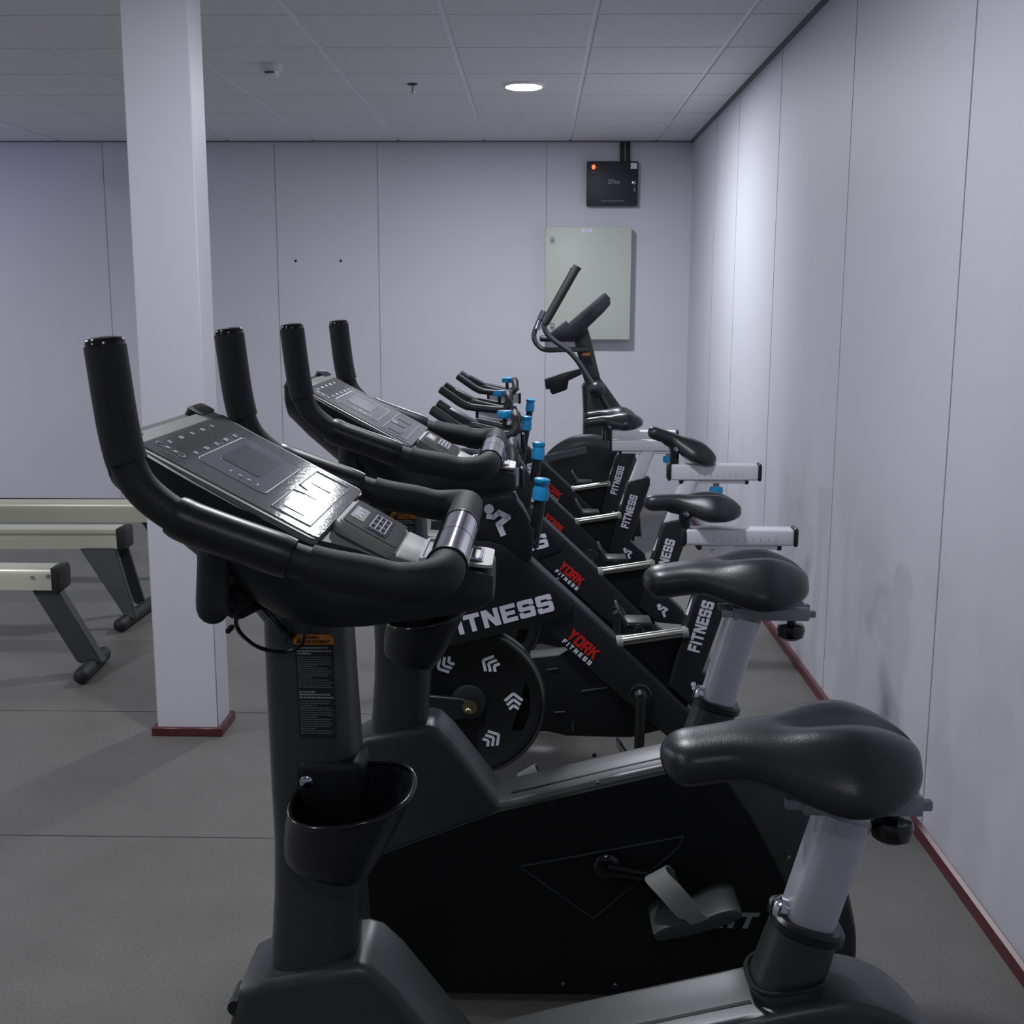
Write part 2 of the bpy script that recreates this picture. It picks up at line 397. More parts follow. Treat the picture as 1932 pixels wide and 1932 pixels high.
bm = NB(); rod(bm, p+Vector((0, 0, -.004)), p+Vector((.002, 0, -.045)), .006); lathe(bm, [(.012, -.044), (.012, -.047)], p+Vector((.002, 0, 0))); obj('nozzle', bm, 'steel', t)
# electrical cabinet
x0, z1 = at(1029, 427, YB-.13); x1, z0 = at(1188, 641, YB-.13)
t = empty('electrical_cabinet', ((x0+x1)/2, YB, z0), 'pale grey-green flat electrical cabinet mounted on the back wall', 'cabinet')
bm = NB(); box(bm, (x0, YB-.118, z0), (x1, YB, z1), .004, 2); obj('body', bm, 'cabinet', t)
bm = NB(); box(bm, (x0+.001, YB-.132, z0+.001), (x1-.001, YB-.119, z1-.001), .004, 2); dr = obj('door', bm, 'cabinet', t)
x, z = at(1107, 435, YB-.135); bm = NB(); box(bm, (x-.04, YB-.1335, z-.012), (x+.04, YB-.1315, z+.012)); obj('name_plate', bm, 'white_mark', dr)
bm = NB()
for i in range(5): box(bm, (x-.012+i*.006, YB-.1342, z-.003), (x-.008+i*.006, YB-.1334, z+.003))
obj('plate_print', bm, 'label_text', dr)
for py in (453, 616):
    x, z = at(1042, py, YB-.135); bm = NB()
    prism(bm, rrect(x, z, .032, .05, .006), YB-.1345, YB-.131); bm2 = NB(); lathe(bm2, [(.011, 0), (.011, .006), (.008, .008), (.001, .008)], (x, YB-.133, z), (0, -1, 0)); merge(bm, bm2)
    obj('lock', bm, 'slider_grey', dr)
# black control box
Y = YB-.07; x0, z1 = at(1108, 304, Y); x1, z0 = at(1203, 388, Y)
t = empty('control_box', ((x0+x1)/2, YB, z0), 'black access control box with a red light high on the back wall', 'control box')
bm = NB(); box(bm, (x0, Y, z0), (x1, YB+.004, z1), .006, 2); obj('case', bm, 'box_black', t)
x, z = at(1120, 315, Y); bm = NB(); sphere(bm, (x, Y, z), .013, (1, .5, 1.2)); obj('indicator_light', bm, 'led_red', t, label='glowing red light')
x, z = at(1196, 313, Y); bm = NB(); box(bm, (x-.022, Y-.001, z-.02), (x+.022, Y+.001, z+.02)); obj('sticker', bm, 'white_mark', t, label='white square sticker')
x, z = at(1146, 347, Y); obj('brand_mark', tbm('ZKTeco', (x, Y-.0004, z), (1, 0, 0), (0, 0, 1), .03, .001, .02, width=.088, shear=.2), 'label_text', t)
x, z = at(1135, 381, Y); obj('caption', tbm('Environmental Friendly', (x, Y-.0004, z), (1, 0, 0), (0, 0, 1), .014, .001, .01, width=.16), 'label_text', t)
bm = NB(); x, z = at(1197, 357, Y); box(bm, (x-.005, Y-.008, z-.018), (x+.005, Y, z+.014), .002, 1); lathe(bm, [(.013, 0), (.013, .004), (.009, .005), (.001, .005)], (x-.004, Y, z+.045), (0, -1, 0)); obj('key_lock', bm, 'steel', t)
for px, py in ((1120, 325), (1128, 325), (1119, 333), (1127, 334), (1128, 316)):
    x, z = at(px, py, Y); bm = NB(); box(bm, (x-.008, Y-.0006, z-.003), (x+.008, Y+.0004, z+.003)); obj('indicator_caption', bm, 'label_text_dim', t)
for px, r in ((1173.5, .014), (1185, .014)):
    x, z = at(px, 300, YB-.02); bm = NB(); box(bm, (x-r, YB-.03, z1-.004), (x+r, YB-.0005, ZC-.0065), .004, 1)
    tag(obj('cable_conduit', bm, 'satin_black'), 'black cable conduit from the control box up to the ceiling, ' + ('left one of the pair' if px < 1180 else 'right one of the pair'), 'conduit', 'conduits above the control box')
for px, py in ((558, 492), (643, 492)):
    x, z = at(px, py, YB); bm = NB(); lathe(bm, [(.009, 0), (.009, .004), (.005, .007), (.001, .007)], (x, YB, z), (0, -1, 0), 12)
    tag(obj('wall_screw', bm, 'satin_black'), ('left' if px < 600 else 'right') + ' one of two dark screws in the back wall', 'screw', 'screws in the back wall')

# ------------------------------------------------------------------ rowing machines at the left
def rower(far_x, y0, ztop, zbot, style, label, slope=.0):
    xe = far_x; XLEFT = -4.6
    t = empty('rowing_machine', (xe, y0, 0), label, 'rowing machine', 'rowing machines by the pillar')
    def Yat(x): return y0 + slope*(x-xe)
    h = ztop-zbot; w = .055
    if style == 'round':
        prof = cat2([(-w, zbot), (-w, ztop-.045), (-w*.9, ztop-.015), (-w*.5, ztop), (w*.5, ztop), (w*.9, ztop-.015), (w, ztop-.045), (w, zbot)], 3)
    else:
        prof = [(-w, zbot), (-w*.98, ztop-.05), (-w*.86, ztop-.045), (-w*.86, ztop-.022), (-w*1.15, ztop-.02), (-w*1.15, ztop-.004), (-w, ztop), (w, ztop), (w*1.15, ztop-.004), (w*1.15, ztop-.02), (w*.86, ztop-.022), (w*.86, ztop-.045), (w*.98, ztop-.05), (w, zbot)]
    bm = NB(); rings(bm, [[Vector((x, Yat(x)+d, z)) for d, z in prof] for x in (XLEFT, xe)]); obj('rail', bm, 'cream', t, sharp=25, label='cream metal rail')
    if style == 'round':
        bm = NB(); prism(bm, [(xe-.002, ztop-.004), (xe+.03, ztop+.0), (xe+.036, ztop-.02), (xe+.034, ztop-.09), (xe+.018, ztop-.105), (xe-.002, zbot-.002)], y0-w-.004, y0+w+.004, .008, 2)
    else:
        bm = NB(); box(bm, (xe-.003, y0-w-.008, zbot-.003), (xe+.04, y0+w+.008, ztop+.004), .012, 2)
    obj('end_cap', bm, 'rubber', t)
    return t, Yat
def foot(t, px, py):                                      # a bar across the floor
    a = atz(*px, .0); b_ = atz(*py, .0); a.z = b_.z = .032
    d = (b_-a); bm = NB()
    tube(bm, [a, a+d*.3, a+d*.7, b_], .031, 16, round_end=1); obj('floor_bar', bm, 'rubber', t); return a, b_
def leg(t, top, bot, wt, wb, th):
    # tapered flat leg between two centres, width along x
    bm = NB(); rings(bm, [[Vector((c.x+sx_*w/2, c.y+sy_*th/2, c.z)) for sx_, sy_ in ((-1, -1), (1, -1), (1, 1), (-1, 1))] for c, w in ((top, wt), (bot, wb))])
    bmesh.ops.bevel(bm, geom=list(bm.edges), offset=.006, segments=2, affect='EDGES'); obj('leg', bm, 'leg_dark', t)
xe, zt = at(105, 1056, 4.52)
t, YA = rower(xe, 4.52, .428, .335, 'round', 'cream rowing machine rail on a dark leg, nearest of the three at the left edge', .0)
a, b_ = foot(t, (155, 1290), (196, 1248))
mid = (a+b_)/2
leg(t, Vector((xe-.05, 4.52, .345)), Vector((mid.x, mid.y, .045)), .105, .1, .06)
bm = NB()
for px, py in ((61, 1089), (90, 1087)):
    q = atp(px, py, 4.52-.058); lathe(bm, [(.008, 0), (.007, .004), (.001, .006)], q, (0, -1, 0), 12)
obj('bolt', bm, 'chrome', t)
a2 = Vector((-4.3, 4.35, .032)); bm = NB(); tube(bm, [a2, a2+Vector((0, .34, 0))], .031, 16, round_end=1); obj('floor_bar', bm, 'rubber', t)
leg(t, Vector((-4.3, 4.52, .345)), Vector((-4.3, 4.52, .045)), .1, .1, .06)
xe, zt = at(227, 992, 5.27)
t, YA = rower(xe, 5.27, .44, .345, 'channel', 'cream channel-railed rowing machine on splayed dark legs, middle of the three at left', .03)
a, b_ = foot(t, (228, 1192), (288, 1148))
leg(t, Vector((xe-.09, 5.22, .35)), Vector((a.x+.03, a.y+.07, .045)), .17, .05, .03)
leg(t, Vector((xe-.02, 5.32, .35)), Vector((b_.x-.03, b_.y-.08, .045)), .06, .05, .03)
a2 = Vector((-4.3, 5.05, .032)); bm = NB(); tube(bm, [a2, a2+Vector((0, .34, 0))], .031, 16, round_end=1); obj('floor_bar', bm, 'rubber', t)
leg(t, Vector((-4.3, 5.24, .35)), Vector((-4.3, 5.24, .045)), .1, .1, .06)
xe, zt = at(300, 942, 6.1)
t, YA = rower(xe, 6.1, .425, .315, 'round', 'cream rowing machine rail farthest back at left, before the back wall', .03)
fy = 6.1; bm = NB(); tube(bm, [(xe+.1, fy-.15, .032), (xe+.14, fy+.15, .032)], .031, 16, round_end=1); obj('floor_bar', bm, 'rubber', t)
leg(t, Vector((xe-.05, fy, .325)), Vector((xe+.12, fy, .045)), .105, .1, .06)
bm = NB(); tube(bm, [(-4.3, 5.9, .032), (-4.3, 6.24, .032)], .031, 16, round_end=1); obj('floor_bar', bm, 'rubber', t)
leg(t, Vector((-4.3, 6.06, .325)), Vector((-4.3, 6.06, .045)), .1, .1, .06)

# ------------------------------------------------------------------ saddles
def saddle(bm, nose, tail, zt, hw, nw, thick, lobes=.012, tilt=0, yc=0, valley=.03, droop=.03, wide=(.28, .74), nose_th=.62, nose_drop=.010, vw=.16, dp=2.2):
    """wide padded saddle from nose (x) to tail (x)"""
    L = tail-nose; rs = []; NS = 30; K = 40
    for i in range(NS+1):
        s = i/NS
        u = .5-.5*math.cos(PI*s)                                # denser at the ends
        x = nose+L*u
        # half width along the saddle
        sm = lambda a, b__, q: max(0, min(1, (q-a)/(b__-a)))**2*(3-2*max(0, min(1, (q-a)/(b__-a))))
        w = nw + (hw-nw)*sm(wide[0], wide[1], u)
        w *= math.sqrt(max(0, 1-((.12-u)/.12)**2)) if u < .12 else 1
        w *= math.sqrt(max(0, 1-((u-.66)/.34)**2)) if u > .66 else 1
        th = thick*(nose_th+(1-nose_th)*sm(.3, .7, u))
        th0 = th
        th *= (math.sqrt(max(0, 1-((.11-u)/.11)**2))*.93+.07) if u < .11 else 1
        th *= (math.sqrt(max(0, 1-((u-.68)/.32)**2))*.93+.07) if u > .68 else 1
        top = zt + lobes*sm(.4, .8, u) - nose_drop*(1-sm(0, .42, u)) + tilt*(u-.5)*L - (th0-th)/2*(1.15 if u > .5 else .8)
        w = max(w, .002); ring = []
        for k in range(K):
            a = 2*PI*k/K; c, s_ = math.cos(a), math.sin(a)
            n = 2.3; d = math.copysign(abs(c)**(2/n), c)
            e = math.copysign(abs(s_)**(2/n), s_)
            lob = lobes*1.3*sm(.38, .62, u)*(1-.85*sm(.7, 1, u))*math.exp(-((abs(d)-.52)/.26)**2)
            vly = valley*.5*sm(.42, .6, u)*math.exp(-(d/vw)**2)
            z = top - th/2 + e*th/2 - droop*sm(.2, .7, u)*(1-sm(.8, 1, u)*.6)*abs(d)**dp + (lob-vly if e > 0 else 0)*max(e, 0)
            ring.append(Vector((x, yc+d*w, z)))
        rs.append(ring)
    rings(bm, rs)

# ------------------------------------------------------------------ upright exercise bike (built at the place of the nearer one)
YC = 1.445
bike = empty('exercise_bike', (0, YC, 0), 'charcoal upright exercise bike in front, its console reflecting a bright lamp', 'exercise bike', 'upright exercise bikes')
# mast
bm = NB()
secs = [(1096, 470, 640), (1120, 482, 648), (1180, 487, 652), (1300, 492, 660), (1460, 500, 672), (1600, 508, 678), (1700, 508, 675), (1850, 500, 667), (1875, 500, 667)]
rs = []
for py, l, r in secs:
    x0, z = at(l, py, YC-.05); x1, _ = at(r, py, YC-.05); rs.append(sup((x0+x1)/2, YC, z, (x1-x0)/2, .052, 3.4, 36))
rings(bm, rs); obj('mast', bm, 'charcoal', bike)
MY = YC-.0525
# warning label on the mast
def lab(px, py): x, z = at(px, py, MY); return x, z
bm = NB(); q = [lab(556, 1217), lab(629, 1217), lab(634, 1392), lab(566, 1392)]; prism(bm, q[::-1], MY-.0006, MY+.002); wl = obj('warning_label', bm, 'label_black', bike, smooth=False, label='black warning sticker with rows of small print')
a0 = lab(554.5, 1216); a1 = lab(628.5, 1216); b0 = lab(556, 1197); b1 = lab(627, 1197)
bm = NB(); pts = [a0, a1, (a1[0], b1[1]-.004), (b1[0]-.0035, b1[1]), (b0[0]+.003, b0[1]), (a0[0], b0[1]-.004)]; prism(bm, pts[::-1], MY-.0008, MY+.002); obj('orange_header', bm, 'orange', wl, smooth=False, label='orange header strip')
x, z = lab(574, 1205.5); bm = tbm('WARNING', (x, MY-.0007, z), (1, 0, 0), (0, 0, 1), .0044, .0004, .02, width=.0185)
x, z = lab(571, 1213.5); merge(bm, tbm('AVERTISSEMENT', (x, MY-.0007, z), (1, 0, 0), (0, 0, 1), .0044, .0004, .02, width=.034))
x, z = lab(565, 1213); plate(bm, [(x-.0035, MY-.0008, z), (x+.0035, MY-.0008, z), (x, MY-.0008, z+.0065)], (0, -1, 0), .0003)
obj('header_text', bm, 'dark_text', wl, smooth=False)
bm = NB(); bd = NB(); rnd = random.Random(7)
rows = [(1222, 1), (1228, 1), (1233, 1)] + [(1239+4.35*i, 0) for i in range(14)] + [(1305, 1), (1310, 1), (1315.5, 1)] + [(1322+4.3*i, 0) for i in range(15)]
for i, (py, bold) in enumerate(rows):
    sl = (py-1217)/175*9; x0, z = lab(560+sl, py); x1, _ = lab(627+sl*.7, py); full = x1-x0
    ln = full*(rnd.uniform(.35, .6) if (i % 5 == 2 and i > 1) else rnd.uniform(.82, 1)); x = x0
    while x < x0+ln:
        w = rnd.uniform(.0015, .0055)
        box(bm if bold else bd, (x, MY-.0009, z-.0009), (min(x+w, x0+ln), MY-.0005, z+(.0011 if bold else .0006))); x += w+.0008
obj('bold_print', bm, 'label_text', wl, smooth=False)['kind'] = 'stuff'; obj('small_print', bd, 'label_text_dim', wl, smooth=False)['kind'] = 'stuff'
# cup holder around the near rear corner of the mast
rim_c = Vector((-.226, YC-.078, .853)); bot_c = Vector((-.262, YC-.075, .757))
def cup_ring(c, a, b_, tx, ty=0, n=2.5): return sup(c.x, c.y, c.z, a, b_, n, 40, tx, ty)
def cup_at(s, d=0):
    k_ = s**.75; return cup_ring(bot_c+(rim_c-bot_c)*s, .049+(.079-.049)*k_-d, .046+(.076-.046)*k_-d, -.30+.46*s, .12*s, 2.3)
bm = NB(); rings(bm, [cup_at(s) for s in (0, .08, .3, .6, .85, 1)]+[cup_at(s, .004) for s in (1, .9, .6, .3, .06)]); cu = obj('cup_holder', bm, 'satin_black', bike, sharp=60)
bm = NB(); tube(bm, cup_at(1.0, .002), .0036, 10, closed=True); obj('rim', bm, 'gloss_black', cu, label='glossy rim')
bm = NB(); box(bm, (-.302, YC-.0575, .775), (-.2155, YC+.015, .886), .012, 3); obj('mounting_plate', bm, 'panel_black', cu)
bm = NB(); x, z = at(578, 1475, YC-.058); lathe(bm, [(.0085, 0), (.0085, .003), (.006, .005), (.001, .0055)], (x, YC-.0565, z), (0, -1, 0), 16); obj('bolt', bm, 'chrome', cu)
# frame
top = [(-.405, .50), (-.385, .572), (-.355, .588), (-.228, .612), (-.208, .606), (-.180, .578), (-.084, .450)] + cat2([(-.07, .452), (.1, .497), (.262, .538), (.385, .566), (.45, .562), (.51, .525), (.57, .44), (.62, .33), (.66, .18), (.665, .09)], 5)
prof = top + [(.62, .07), (.4, .06), (-.3, .06), (-.37, .1), (-.395, .3)]
bm = NB(); prism(bm, prof, YC-.066, YC+.066, .016, 3); fr = obj('frame', bm, 'charcoal', bike, sharp=30)
bm = NB()
rs = [[Vector((x, YC-.030, z+.0008)), Vector((x, YC-.0265, z+.0018)), Vector((x, YC-.023, z+.0008))] for x, z in cat2([(-.06, .456), (.1, .497), (.26, .5375), (.29, .545)], 4)]
rings(bm, rs, cap=False); obj('groove', bm, 'panel_black', fr)
blk = [(-.36, .326), (-.349, .331), (-.085, .436), (.1, .483), (.254, .522), (.345, .536), (.38, .502), (.43, .43), (.491, .319), (.55, .19), (.575, .05), (.234, .035), (-.28, .035), (-.345, .075)]
for s in (-1, 1):
    bm = NB(); prism(bm, blk, YC+s*.066, YC+s*.074, .002, 1); cv = obj('side_cover', bm, 'panel_black', bike)
    ys = YC+s*.0742
    dia = [at(a, b_, 2.315-.074) for a, b_ in ((980, 1635), (1120, 1733), (1280, 1600), (1290, 1578))]
    dia = [(x-.012, z) for x, z in dia]; bm = NB(); path = [Vector((x, ys, z)) for x, z in dia]
    for a, b_ in zip(path, path[1:]+path[:1]): tube(bm, [a, b_], .0025, 8)
    obj('recess_edge', bm, 'plastic', cv)
    # wordmark
    x0, z0 = at(1233, 1749, 2.24); x0 -= .012; wd = .207
    bm = block('SPIRIT', (x0 if s < 0 else x0+wd, ys+s*.0002, z0), (-s, 0, 0), (0, 0, 1), .035, wd, shear=.3, gap=1.0)
    obj('wordmark', bm, 'label_text', cv, smooth=False)
    bm = NB()
    for a, b_ in ((682, 1763), (1062, 1855), (1128, 1478), (1487, 1617)):
        x, z = at(a, b_, 2.24); lathe(bm, [(.005, 0), (.0045, .003), (.001, .004)], (x-.012, ys-(.0 if s < 0 else 0), z), (0, s, 0), 12)
    obj('screw', bm, 'steel' if s < 0 else 'satin_black', cv)
# lower mast collar
bm = NB(); x0, z0 = at(497, 1852, YC-.06); x1, _ = at(670, 1852, YC-.06)
ring = [Vector((p.x, p.y, p.z)) for p in sup((x0+x1)/2, YC, .589, .0625, .0565, 3.2, 40, .14)]
tube(bm, ring, .0035, 8, closed=True); obj('collar', bm, 'satin_black', fr)
# stabilisers
for x in (-.33, .60):
    bm = NB(); tube(bm, [(x, YC-.22, .036), (x, YC+.22, .036)], .034, 18, round_end=.6); obj('stabilizer', bm, 'charcoal', bike)
bm = NB(); q = atp(455, 1878, YC-.03); tube(bm, [q+Vector((0, -.03, 0)), q+Vector((0, .02, 0))], .011, 12); obj('mast_bolt', bm, 'satin_black', bike)
# crank, pedals
cx, cz = .138, .322
for s in (-1, 1):
    y = YC+s*.092; ex, ez = cx-s*.135, cz+s*.02
    bm = NB(); lathe(bm, [(.028, 0), (.028, .012), (.02, .018), (.002, .019)], (cx, YC+s*.074, cz), (0, s, 0), 24)
    tube(bm, [(cx, y+s*.006, cz), (ex, y+s*.012, ez)], [.013, .0105], 12, sx=.6); ca = obj('crank_arm', bm, 'gloss_black', bike)
    py = YC+s*.165; tl = -.3 if s < 0 else .2
    R = Matrix.Rotation(tl, 4, 'Y')
    bm = NB(); prism(bm, cat2([(-.083, -.014), (-.088, .006), (-.05, .015), (.0, .010), (.05, .015), (.084, .008), (.080, -.014), (.0, -.020), (-.083, -.014)], 4)[:-1], -.056, .056, .008, 2)
    bmesh.ops.rotate(bm, verts=bm.verts, cent=(0, 0, 0), matrix=R.to_3x3()); bmesh.ops.translate(bm, verts=bm.verts, vec=(ex+(.034 if s < 0 else 0), py, ez-.030 if s < 0 else ez-.02))
    tube(bm, [(ex, y, ez), (ex, py, ez-.005)], .008, 10)
    pd = obj('pedal', bm, 'pedal', bike)
    # strap arching over the pedal
    pc = Vector((ex+(.034 if s < 0 else 0), py, ez-(.030 if s < 0 else .02)))
    pth = cat([Vector((.012, -.056, .0)), Vector((-.01, -.054, .03)), Vector((-.035, -.035, .075)), Vector((-.055, .0, .098)), Vector((-.045, .04, .08)), Vector((-.02, .054, .0))], 5)
    bm = NB(); w = Vector((.02, 0, .012)); rs = []
    for i, q in enumerate(pth):
        q = Matrix.Rotation(tl, 3, 'Y') @ q*.95 + pc; q2 = pth[min(i+1, len(pth)-1)]-pth[max(i-1, 0)]; n = q2.cross(w).normalized()*.0016
        ww = w*(1 if 4 < i < 22 else .72)
        rs.append([q-ww-n, q+ww-n, q+ww+n, q-ww+n])
    rings(bm, rs); obj('strap', bm, 'strap', pd, label='grey rubber foot strap')
# seat post, slider, saddle
def sec(l, r, Y, z=None, ly=.036, n=3):
    a = atp(l[0], l[1], Y); b_ = atp(r[0], r[1], Y); return a, b_, ly
bm = NB()
A0 = at(1487, 1745, YC-.035); A1 = at(1580, 1772, YC-.035); B0 = at(1550, 1559, YC-.035); B1 = at(1657, 1559, YC-.035)
def slant(bm, a0, a1, b0, b1, hy, n=3.2, ext0=0, ext1=0, seg=36):
    ca = Vector(((a0[0]+a1[0])/2, 0, (a0[1]+a1[1])/2)); cb = Vector(((b0[0]+b1[0])/2, 0, (b0[1]+b1[1])/2))
    ax = (cb-ca).normalized(); sd = Vector((ax.z, 0, -ax.x)); wa = abs((Vector((a1[0], 0, a1[1]))-Vector((a0[0], 0, a0[1]))).dot(sd))/2; wb = abs((Vector((b1[0], 0, b1[1]))-Vector((b0[0], 0, b0[1]))).dot(sd))/2
    w = (wa+wb)/2; rs = []
    for c in (ca-ax*ext0, cb+ax*ext1):
        r = []
        for k in range(seg):
            t_ = 2*PI*k/seg; u, v = math.cos(t_), math.sin(t_)
            r.append(c + sd*(w*math.copysign(abs(u)**(2/n), u)) + Vector((0, YC+hy*math.copysign(abs(v)**(2/n), v), 0)))
        rs.append(r)
    rings(bm, rs); return ca, cb, ax, sd, w
ca, cb, ax, sd, w = slant(bm, A0, A1, B0, B1, .038, ext0=.04, ext1=.004)
seat_objs = []
seat_objs.append(obj('seat_post', bm, 'silver', bike, label='silver metal seat post'))
# lower sleeve
bm = NB()
def oval(c, w, hy, n=3): return [c + sd*(w*math.copysign(abs(math.cos(2*PI*k/36))**(2/n), math.cos(2*PI*k/36))) + Vector((0, YC+hy*math.copysign(abs(math.sin(2*PI*k/36))**(2/n), math.sin(2*PI*k/36)), 0)) for k in range(36)]
rings(bm, [oval(ca-ax*.11, w+.012, .048), oval(ca-ax*.005, w+.008, .045)]); sl = obj('seat_sleeve', bm, 'charcoal', bike)
bm = NB(); rings(bm, [oval(ca-ax*.014, w+.010, .047), oval(ca-ax*.010, w+.0145, .0515), oval(ca, w+.0145, .0515), oval(ca+ax*.004, w+.010, .047)]); obj('collar', bm, 'satin_black', sl)
fc = ca-ax*.094; bm = NB(); tube(bm, [Vector((p.x, p.y, .556+(p.x-fc.x)*.18+.02)) for p in oval(fc, w+.018, .053)], .0035, 8, closed=True); obj('flange', bm, 'satin_black', sl)
bm = NB(); q = at(1478, 1720, YC-.01); lathe(bm, [(.006, -.01), (.006, .015), (.016, .018), (.018, .03), (.01, .036), (.001, .037)], (q[0]+.022, YC-.005, q[1]-.005), (-.9, 0, .25), 16); obj('height_knob', bm, 'chrome', sl)
# slider rail
zr = .838
bm = NB(); box(bm, (.345, YC-.036, zr-.026), (.497, YC-.018, zr), .003, 2); box(bm, (.345, YC+.018, zr-.026), (.497, YC+.036, zr), .003, 2); box(bm, (.345, YC-.02, zr-.026), (.455, YC+.02, zr-.016)); ra = obj('slide_rail', bm, 'slider_grey', bike)
bm = NB(); box(bm, (.322, YC-.032, zr-.020), (.510, YC-.021, zr-.006), .002, 1); box(bm, (.322, YC+.021, zr-.020), (.510, YC+.032, zr-.006), .002, 1); obj('sliding_bar', bm, 'slider_grey', ra)
bm = NB(); box(bm, (.455, YC+.03, zr-.002), (.485, YC+.055, zr+.02), .004, 1); obj('clamp', bm, 'slider_grey', ra)
bm = NB(); lathe(bm, [(.009, 0), (.009, -.014), (.025, -.016), (.028, -.026), (.025, -.040), (.014, -.047), (.001, -.048)], (.466, YC-.01, zr-.024), (0, 0, 1), 24); kn = obj('adjust_knob', bm, 'gloss_black', ra)
bm = NB(); box(bm, (.345, YC-.026, zr-.002), (.455, YC+.026, zr+.012), .003, 1); obj('seat_plate', bm, 'satin_black', ra)
bm = NB(); saddle(bm, .164, .497, .922, .127, .054, .094, .010, yc=YC, droop=.022, tilt=-.01, valley=.020, wide=(.2, .72), nose_th=.70, nose_drop=.017, vw=.10, dp=3)
sd_ = obj('saddle', bm, 'leather', bike, sharp=80)
# handlebar
hy = .245
path2 = [at(198, 652, 1.2), at(215, 760, 1.2), at(226, 820, 1.2), at(240, 872, 1.2), at(262, 915, 1.2), at(298, 950, 1.2), at(345, 980, 1.2), at(400, 1002, 1.2), at(500, 1037, 1.2), at(600, 1070, 1.2), at(700, 1088, 1.2)]
path2 = path2[:-1]+[at(690, 1087, 1.2), (-.150, 1.165), (-.127, 1.165)]
side = cat([Vector((x, -hy, z)) for x, z in path2] + [Vector((-.108, -hy+.010, 1.167)), Vector((-.099, -hy+.030, 1.169)), Vector((-.098, -hy+.055, 1.170)), Vector((-.098, -.10, 1.170))], 6)
full = side + [Vector((p.x, -p.y, p.z)) for p in reversed(side)]
bm = NB(); tube(bm, [p+Vector((0, YC, 0)) for p in full], .0185, 20); hb = obj('handlebar', bm, 'grip', bike, label='black tubular loop handlebar')
def seg_tube(i0, i1, r, name, m, lab=None, taper=None):
    for s in (-1, 1):
        P = [Vector((p.x, YC+(p.y if s < 0 else -p.y), p.z)) for p in side[i0:i1]]
        rr = [r]*len(P)
        if taper: rr[0] = rr[-1] = r*taper; rr[1] = rr[-2] = r*.985
        bm = NB(); tube(bm, P, rr, 24); o = obj(name, bm, m, hb, label=lab)
seg_tube(0, 19, .0215, 'hand_grip', 'grip')
seg_tube(34, 52, .0232, 'forearm_sleeve', 'satin_black', taper=.93)
seg_tube(53, len(side)-6, .0222, 'foam_cover', 'foam')
for s in (-1, 1):
    e = side[0]; P = Vector((e.x, YC+s*hy, e.z)); d = (side[0]-side[2]).normalized()
    bm = NB(); lathe(bm, [(.0205, -.002), (.0205, .004), (.018, .0075), (.010, .009), (.001, .0095)], P, d, 24); obj('end_cap', bm, 'gloss_black', hb)
for s0, s1 in ((-.19, -.077), (-.073, .04)):
    bm = NB(); tube(bm, [(-.098, YC+s0, 1.170), (-.098, YC+s1, 1.170)], .0236, 32); obj('pulse_sensor', bm, 'chrome', hb, label='chrome pulse grip')
bm = NB(); tube(bm, [(-.098, YC-.079, 1.170), (-.098, YC-.071, 1.170)], .0228, 28); obj('sensor_seam', bm, 'satin_black', hb)
for y_ in (-.192, .042):
    bm = NB(); tube(bm, [(-.098, YC+y_-.003, 1.170), (-.098, YC+y_+.003, 1.170)], .0245, 28); obj('sensor_ring', bm, 'satin_black', hb)
bm = NB(); tube(bm, [(-.098, YC+.044, 1.170), (-.098, YC+.11, 1.170), (-.098, YC+.188, 1.170)], .0228, 28); obj('foam_sleeve', bm, 'foam', hb)
# console shell
st = [(-.478, 1.300, 1.262, .165), (-.472, 1.309, 1.235, .182), (-.44, 1.300, 1.200, .190), (-.376, 1.262, 1.142, .190), (-.33, 1.236, 1.100, .188), (-.30, 1.220, 1.078, .180), (-.262, 1.198, 1.064, .165), (-.235, 1.183, 1.060, .128), (-.21, 1.170, 1.058, .102), (-.175, 1.152, 1.062, .086), (-.14, 1.140, 1.066, .076), (-.10, 1.138, 1.072, .070), (-.066, 1.134, 1.082, .066), (-.052, 1.128, 1.092, .056)]
bm = NB(); rs = []
for x, zt, zb, hw in st:
    r = []; n = 10
    for k in range(n+1):
        d = -hw+2*hw*k/n; r.append(Vector((x, YC+d, zt)))
    edge = min(.022, (zt-zb)*.4)
    for k in range(n*2+1):
        a = PI*k/(n*2); d = hw*math.copysign(abs(math.cos(a))**.62, math.cos(a)); e = abs(math.sin(a))**.8
        r.append(Vector((x, YC+d*(1.0), zt-edge-(zt-zb-edge)*e)))
    rs.append(r)
rings(bm, rs); con = obj('console', bm, 'plastic', bike, sharp=45)
# tilted face: local frame
F0 = Vector((-.462, YC, 1.3055)); F1 = Vector((-.246, YC, 1.190)); FU = (F1-F0).normalized(); FL = (F1-F0).length; FV = Vector((0, 1, 0)); FN = FV.cross(FU).normalized()
if FN.z < 0: FN = -FN
def fp(u, v, h=0): return F0 + FU*u + FV*v + FN*h
def fplate(bm, poly, h0, th): plate(bm, [fp(u, v, h0) for u, v in poly], FN, th)
bm = NB(); fplate(bm, rrect(FL/2, 0, FL, .362, .012), 0, .006)
fe = [e for e in bm.edges if all(abs((v.co-F0).dot(FN)-.006) < 1e-5 for v in e.verts)]; bmesh.ops.bevel(bm, geom=fe, offset=.003, segments=2, affect='EDGES'); fc_ = obj('face_frame', bm, 'face_edge', con, label='pale frame of the console face')
bm = NB(); fplate(bm, rrect(FL/2+.010, 0, FL-.022, .335, .006), .0062, .0012); obj('face_sheet', bm, 'face', con, label='grey translucent console overlay')
for v_ in (-.15, .15):
    bm = NB(); fplate(bm, rrect(-.002, v_, .022, .075, .008), -.006, .0135); obj('corner_cap', bm, 'satin_black', con)
